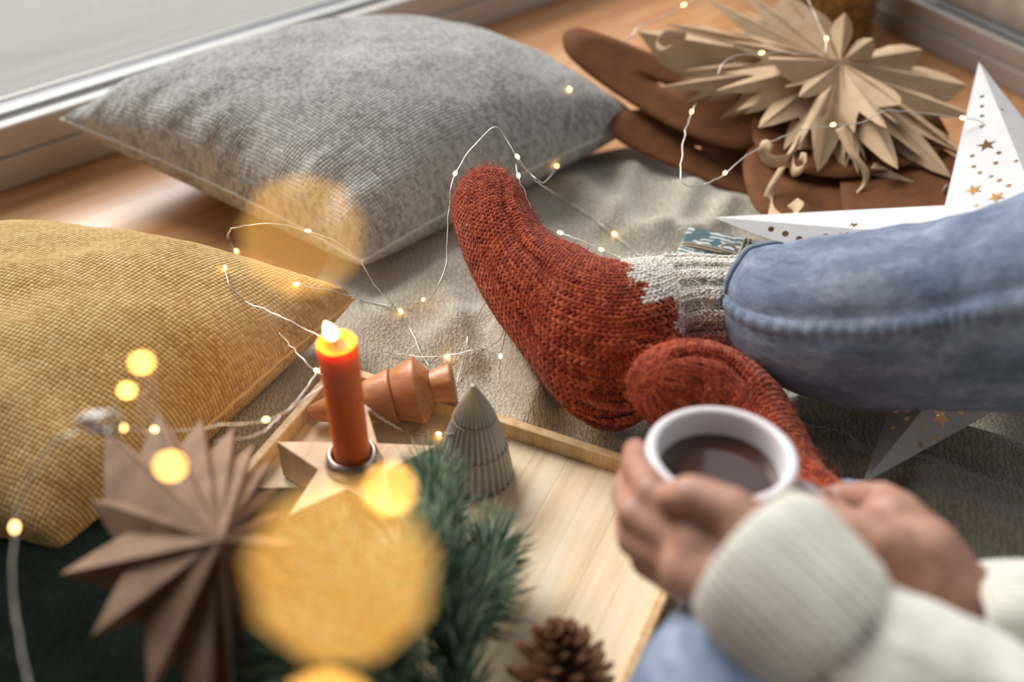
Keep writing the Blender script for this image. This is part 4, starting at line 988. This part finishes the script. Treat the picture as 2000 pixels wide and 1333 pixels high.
for q in range(7):
    V, F = tube([vb + np.array([math.cos(a) * (vr_ * 1.05 + .0015), math.sin(a) * (vr_ * 1.05 + .0015), .012 + q * .02 + .004 * math.sin(a * 14 + q * 3.1)]) for a in np.linspace(0, 2 * math.pi, 97)], .0022, 6, False)
    link('straw_coil', mk_mesh('straw_coil', V, F, uv=np.stack([np.repeat(np.linspace(0, .3, 97), 6), np.tile(np.arange(6) * .001, 97)], 1)), M['straw'], bas)
qp = at(1770, 10, .06)[:2]; s0 = float((qp - K) @ uR); q0 = K + uR * (s0 - .02) + nR * .036
quilt_n, quilt_m = 90, 40; QV = []
for i in range(quilt_n):
    for j in range(quilt_m):
        a, h = i / (quilt_n - 1) * .9, j / (quilt_m - 1) * .34
        ed = min(1, min(i, quilt_n - 1 - i, j, quilt_m - 1 - j) / 3); puff = .005 * abs(math.sin(a * math.pi / .045)) ** .5 * ed + .006 * ed
        p = q0 + uR * a - nR * puff * .8 + nR * (h * .04); QV.append((p[0], p[1], .053 + h))
qo = link('quilted_blanket', mk_mesh('quilted_blanket', QV, grid_faces(quilt_n, quilt_m)), M['quilt']); solid(qo, .012, 0)
tag(qo, 'cream quilted throw propped against the right window', 'throw')

# ================================================================== SMALL FOLDED PAPER STAR (foreground)
sC = atd(430, 1056, .545)
ps = empty('paper_star', (sC[0], sC[1], .02)); tag(ps, 'small pleated pale paper star in the left foreground', 'paper star')
PK = [(0, 0), (.3, .45), (.55, .9), (.68, 1.0), (.85, .5), (1, 0)]
pn = CP - sC; pn /= np.linalg.norm(pn); pn = pn + np.array([.35, .1, .1]); pn /= np.linalg.norm(pn)
for x, y, d, hw, fo in [(178, 978, .60, 78, .9), (120, 1122, .575, 74, .9), (178, 1245, .55, 70, 1.0), (290, 1350, .545, 66, 1.1), (400, 1420, .54, 60, 1.2), (205, 835, .645, 92, .8), (310, 800, .66, 88, .9), (395, 815, .665, 78, 1.0),
                        (455, 838, .66, 60, 1.3), (495, 868, .65, 52, 1.5), (525, 905, .645, 48, 1.6), (545, 950, .64, 44, 1.7), (560, 1000, .63, 42, 1.7), (578, 1068, .61, 46, 1.4), (580, 1150, .595, 50, 1.2), (555, 1240, .58, 50, 1.3), (500, 1320, .565, 50, 1.4), (450, 1380, .55, 50, 1.5)]:
    T = atd(x, y, d); petal(ps, 'petal', sC + pn * random.uniform(-.003, .004), T, hw * .8 / FPX * d, PK, pn, fo * 1.5, random.uniform(-.03, .02), M['kraft_pale'], random.uniform(-.2, .2), th=.0005)

# ================================================================== STRING LIGHTS
bpy.context.view_layer.update(); DG = bpy.context.evaluated_depsgraph_get()
def hit(x, y, lift=.0035):
    d = Vector(ray(x, y)); d.normalize(); ok, loc, nor, *_ = scene.ray_cast(DG, Vector(CP), d)
    p = np.array(loc); return p - np.array(d) * lift
BV, BF = spindle(5, 8); led_me = mk_mesh('led_bulb', BV, BF); led_me.shade_smooth(); led_me.materials.append(M['led'])
core_me = mk_mesh('led_chip', BV, BF); core_me.materials.append(M['led_core'])
near_me = mk_mesh('led_bulb', BV, BF); near_me.shade_smooth(); near_me.materials.append(M['led_near'])
def led(root, p, t, size, me=led_me, core=False):
    t = t / (np.linalg.norm(t) + 1e-9); a = np.cross(t, [0.3, .2, 1]); a /= np.linalg.norm(a) + 1e-9; b = np.cross(t, a); mt = Matrix.Identity(4)
    for r in range(3): mt[r][0] = a[r] * size * .75; mt[r][1] = t[r] * size * 1.25; mt[r][2] = b[r] * size * .75; mt[r][3] = p[r]
    o = bpy.data.objects.new('led_bulb', me); COL.objects.link(o); adopt(o, root); o.matrix_basis = mt; return o
def strand(root, pts, leds=(), r=.00055, size=.0022, me=led_me, over=None):
    """pts: (x, y) lies on what is below; (x, y, depth) hangs in the air"""
    W = []
    if over is not None: pts = [(q[0], q[1], depth(atp(q[0], q[1], kC + kN * over, kN))) if len(q) == 2 else q for q in pts]
    for k, q in enumerate(pts):
        W.append(hit(*q) if len(q) == 2 else atd(*q))
        if k + 1 < len(pts) and len(q) == 2 and len(pts[k + 1]) == 2:
            for f in (.25, .5, .75): W.append(hit(q[0] * (1 - f) + pts[k + 1][0] * f, q[1] * (1 - f) + pts[k + 1][1] * f))
    P = resample(W, .004); k = np.linspace(0, 1, len(P)); 
    off = np.array([[nz((t * 40, 1, 2), 1, 2), nz((t * 40, 5, 2), 1, 2), nz((t * 40, 9, 2), 1, 2)] for t in k]) * .0012; off[0] = off[-1] = 0
    P = P + off; V, F = tube(P, r, 6); link('wire', mk_mesh('wire', V, F), M['wire'], root)
    T = np.gradient(P, axis=0)
    px = [(1000 + (p - CP) @ CR / ((p - CP) @ CF) * FPX, 666.5 - (p - CP) @ CU / ((p - CP) @ CF) * FPX) for p in P]
    for (x, y) in leds:
        i = min(range(len(P)), key=lambda i_: (px[i_][0] - x) ** 2 + (px[i_][1] - y) ** 2); led(root, P[i] + np.array([0, 0, .001]), T[i], size, me)
sl = empty('string_lights', tuple(at(900, 650, .02))); tag(sl, 'silver wire string lights draped over both cushions, sock and tray', 'string lights')
strand(sl, [(1104, 152), (1118, 190), (1118, 232), (1104, 285), (1088, 326), (1062, 356, .90), (1035, 338, .89), (1010, 308, .89), (985, 266, .90), (968, 250, .90), (930, 280, .90), (896, 325, .89), (884, 360, .88), (876, 420, .87), (873, 480, .86), (868, 530, .85), (846, 575, .85), (826, 588), (770, 600), (720, 590), (684, 580), (650, 568), (580, 557)], [(1113, 178), (1088, 327), (1013, 311), (886, 343), (828, 588), (581, 558)])
strand(sl, [(1008, 318, .88), (1012, 345, .87), (1034, 400, .86), (1043, 450, .85), (1032, 515, .84), (1008, 555, .83), (984, 577, .83), (962, 582, .83), (940, 604, .84), (916, 650), (906, 700), (892, 750)], [(1010, 346), (985, 578), (972, 574)])
strand(sl, [(974, 578, .83), (986, 620, .83), (978, 660, .84), (950, 680), (910, 688), (868, 698), (820, 698), (760, 690)], [(869, 698)])
strand(sl, [(978, 582, .83), (990, 630, .83), (984, 665, .83), (977, 700, .83), (976, 740)], [(978, 696)])
strand(sl, [(1012, 315, .88), (1050, 356, .90), (1100, 388), (1150, 420), (1197, 457), (1250, 500)], [(1198, 459)])
strand(sl, [(905, 400, .88), (896, 432, .88), (912, 442)], [(891, 428)])
strand(sl, [(1060, 440, .93), (1090, 456, .93), (1130, 468, .92), (1172, 488, .91), (1215, 505, .90)], [(1090, 457), (1172, 489)])
strand(sl, [(462, 492), (446, 468), (450, 450, .86), (484, 440, .86), (540, 438, .86), (600, 452, .87), (650, 470, .87), (700, 506, .87), (730, 555, .87), (765, 592), (783, 610), (800, 640), (822, 690), (838, 716)], [(461, 493), (600, 454), (784, 610)])
strand(sl, [(440, 525), (448, 560), (480, 590), (540, 615, .79), (600, 645, .78), (632, 668, .77), (634, 700, .77), (618, 730, .76), (590, 770, .74), (560, 802, .72), (520, 822, .70), (440, 832, .68), (350, 842, .66), (300, 844, .63), (242, 838, .58), (200, 846, .55), (150, 842, .54), (100, 870, .54), (60, 930, .54), (36, 1000, .54), (24, 1100, .53), (30, 1200, .52), (60, 1360, .50)], [(440, 525), (632, 670), (520, 822), (300, 843), (241, 838), (45, 1030)], r=.0006)
strand(sl, [(545, 650), (585, 695, .78), (617, 726, .77), (650, 750, .76), (700, 785, .73), (740, 815, .72), (790, 843), (855, 850), (885, 846)], [(618, 726), (856, 850)])
strand(sl, [(650, 742, .75), (600, 775, .74), (560, 806, .72), (500, 850, .70), (420, 862, .67)], [])
kn = atd(178, 828, .545)
for q in range(3):
    P = [kn + np.array([math.cos(a) * .007 + q * .004, math.sin(a * 2) * .003, math.sin(a) * .006]) for a in np.linspace(0, 2 * math.pi, 25)]; V, F = tube(P, .0013, 6, False); link('knot', mk_mesh('knot', V, F), M['wire'], sl)
sl2 = empty('string_lights', tuple(at(1560, 250, .1))); tag(sl2, 'silver wire string lights lying over the large kraft paper star', 'string lights')
strand(sl2, [(1385, -15), (1338, 10), (1290, 36), (1262, 46), (1240, 60), (1232, 72), (1214, 82)], [(1338, 10)], over=.03)
strand(sl2, [(1572, -10), (1588, 20), (1602, 55), (1613, 78), (1608, 104), (1560, 104), (1520, 101), (1488, 106), (1440, 108), (1412, 124), (1402, 146)], [(1613, 78), (1488, 105)], over=.045)
strand(sl2, [(1360, 202), (1350, 222), (1336, 270, .97), (1330, 330, .95), (1332, 356, .94), (1362, 364, .94), (1400, 350, .94), (1416, 340, .945), (1450, 310, .955), (1500, 280), (1560, 256), (1630, 245), (1680, 240), (1732, 217), (1800, 221), (1876, 231), (1910, 236), (1950, 262), (2010, 300)], [(1350, 222), (1415, 341), (1631, 245), (1876, 231)], over=.045)
sl3 = empty('string_lights', tuple(at(600, 1300, .0))); tag(sl3, 'loose string lights hanging closest to the camera, blurred into discs', 'string lights')
NEAR = [(248, 763, .445, .0017), (277, 709, .378, .0017), (333, 911, .318, .0016), (762, 955, .230, .0015), (590, 460, .120, .0010), (665, 1120, .0835, .0013), (640, 1400, .145, .0016)]
P = resample([atd(200, 800, .50)] + [atd(x, y, d) for x, y, d, _ in NEAR] + [atd(600, 1600, .14)], .004); V, F = tube(P, .00012, 5); link('wire', mk_mesh('wire', V, F), M['wire'], sl3)
for x, y, d, r_ in NEAR: led(sl3, atd(x, y, d), CR, r_, near_me)
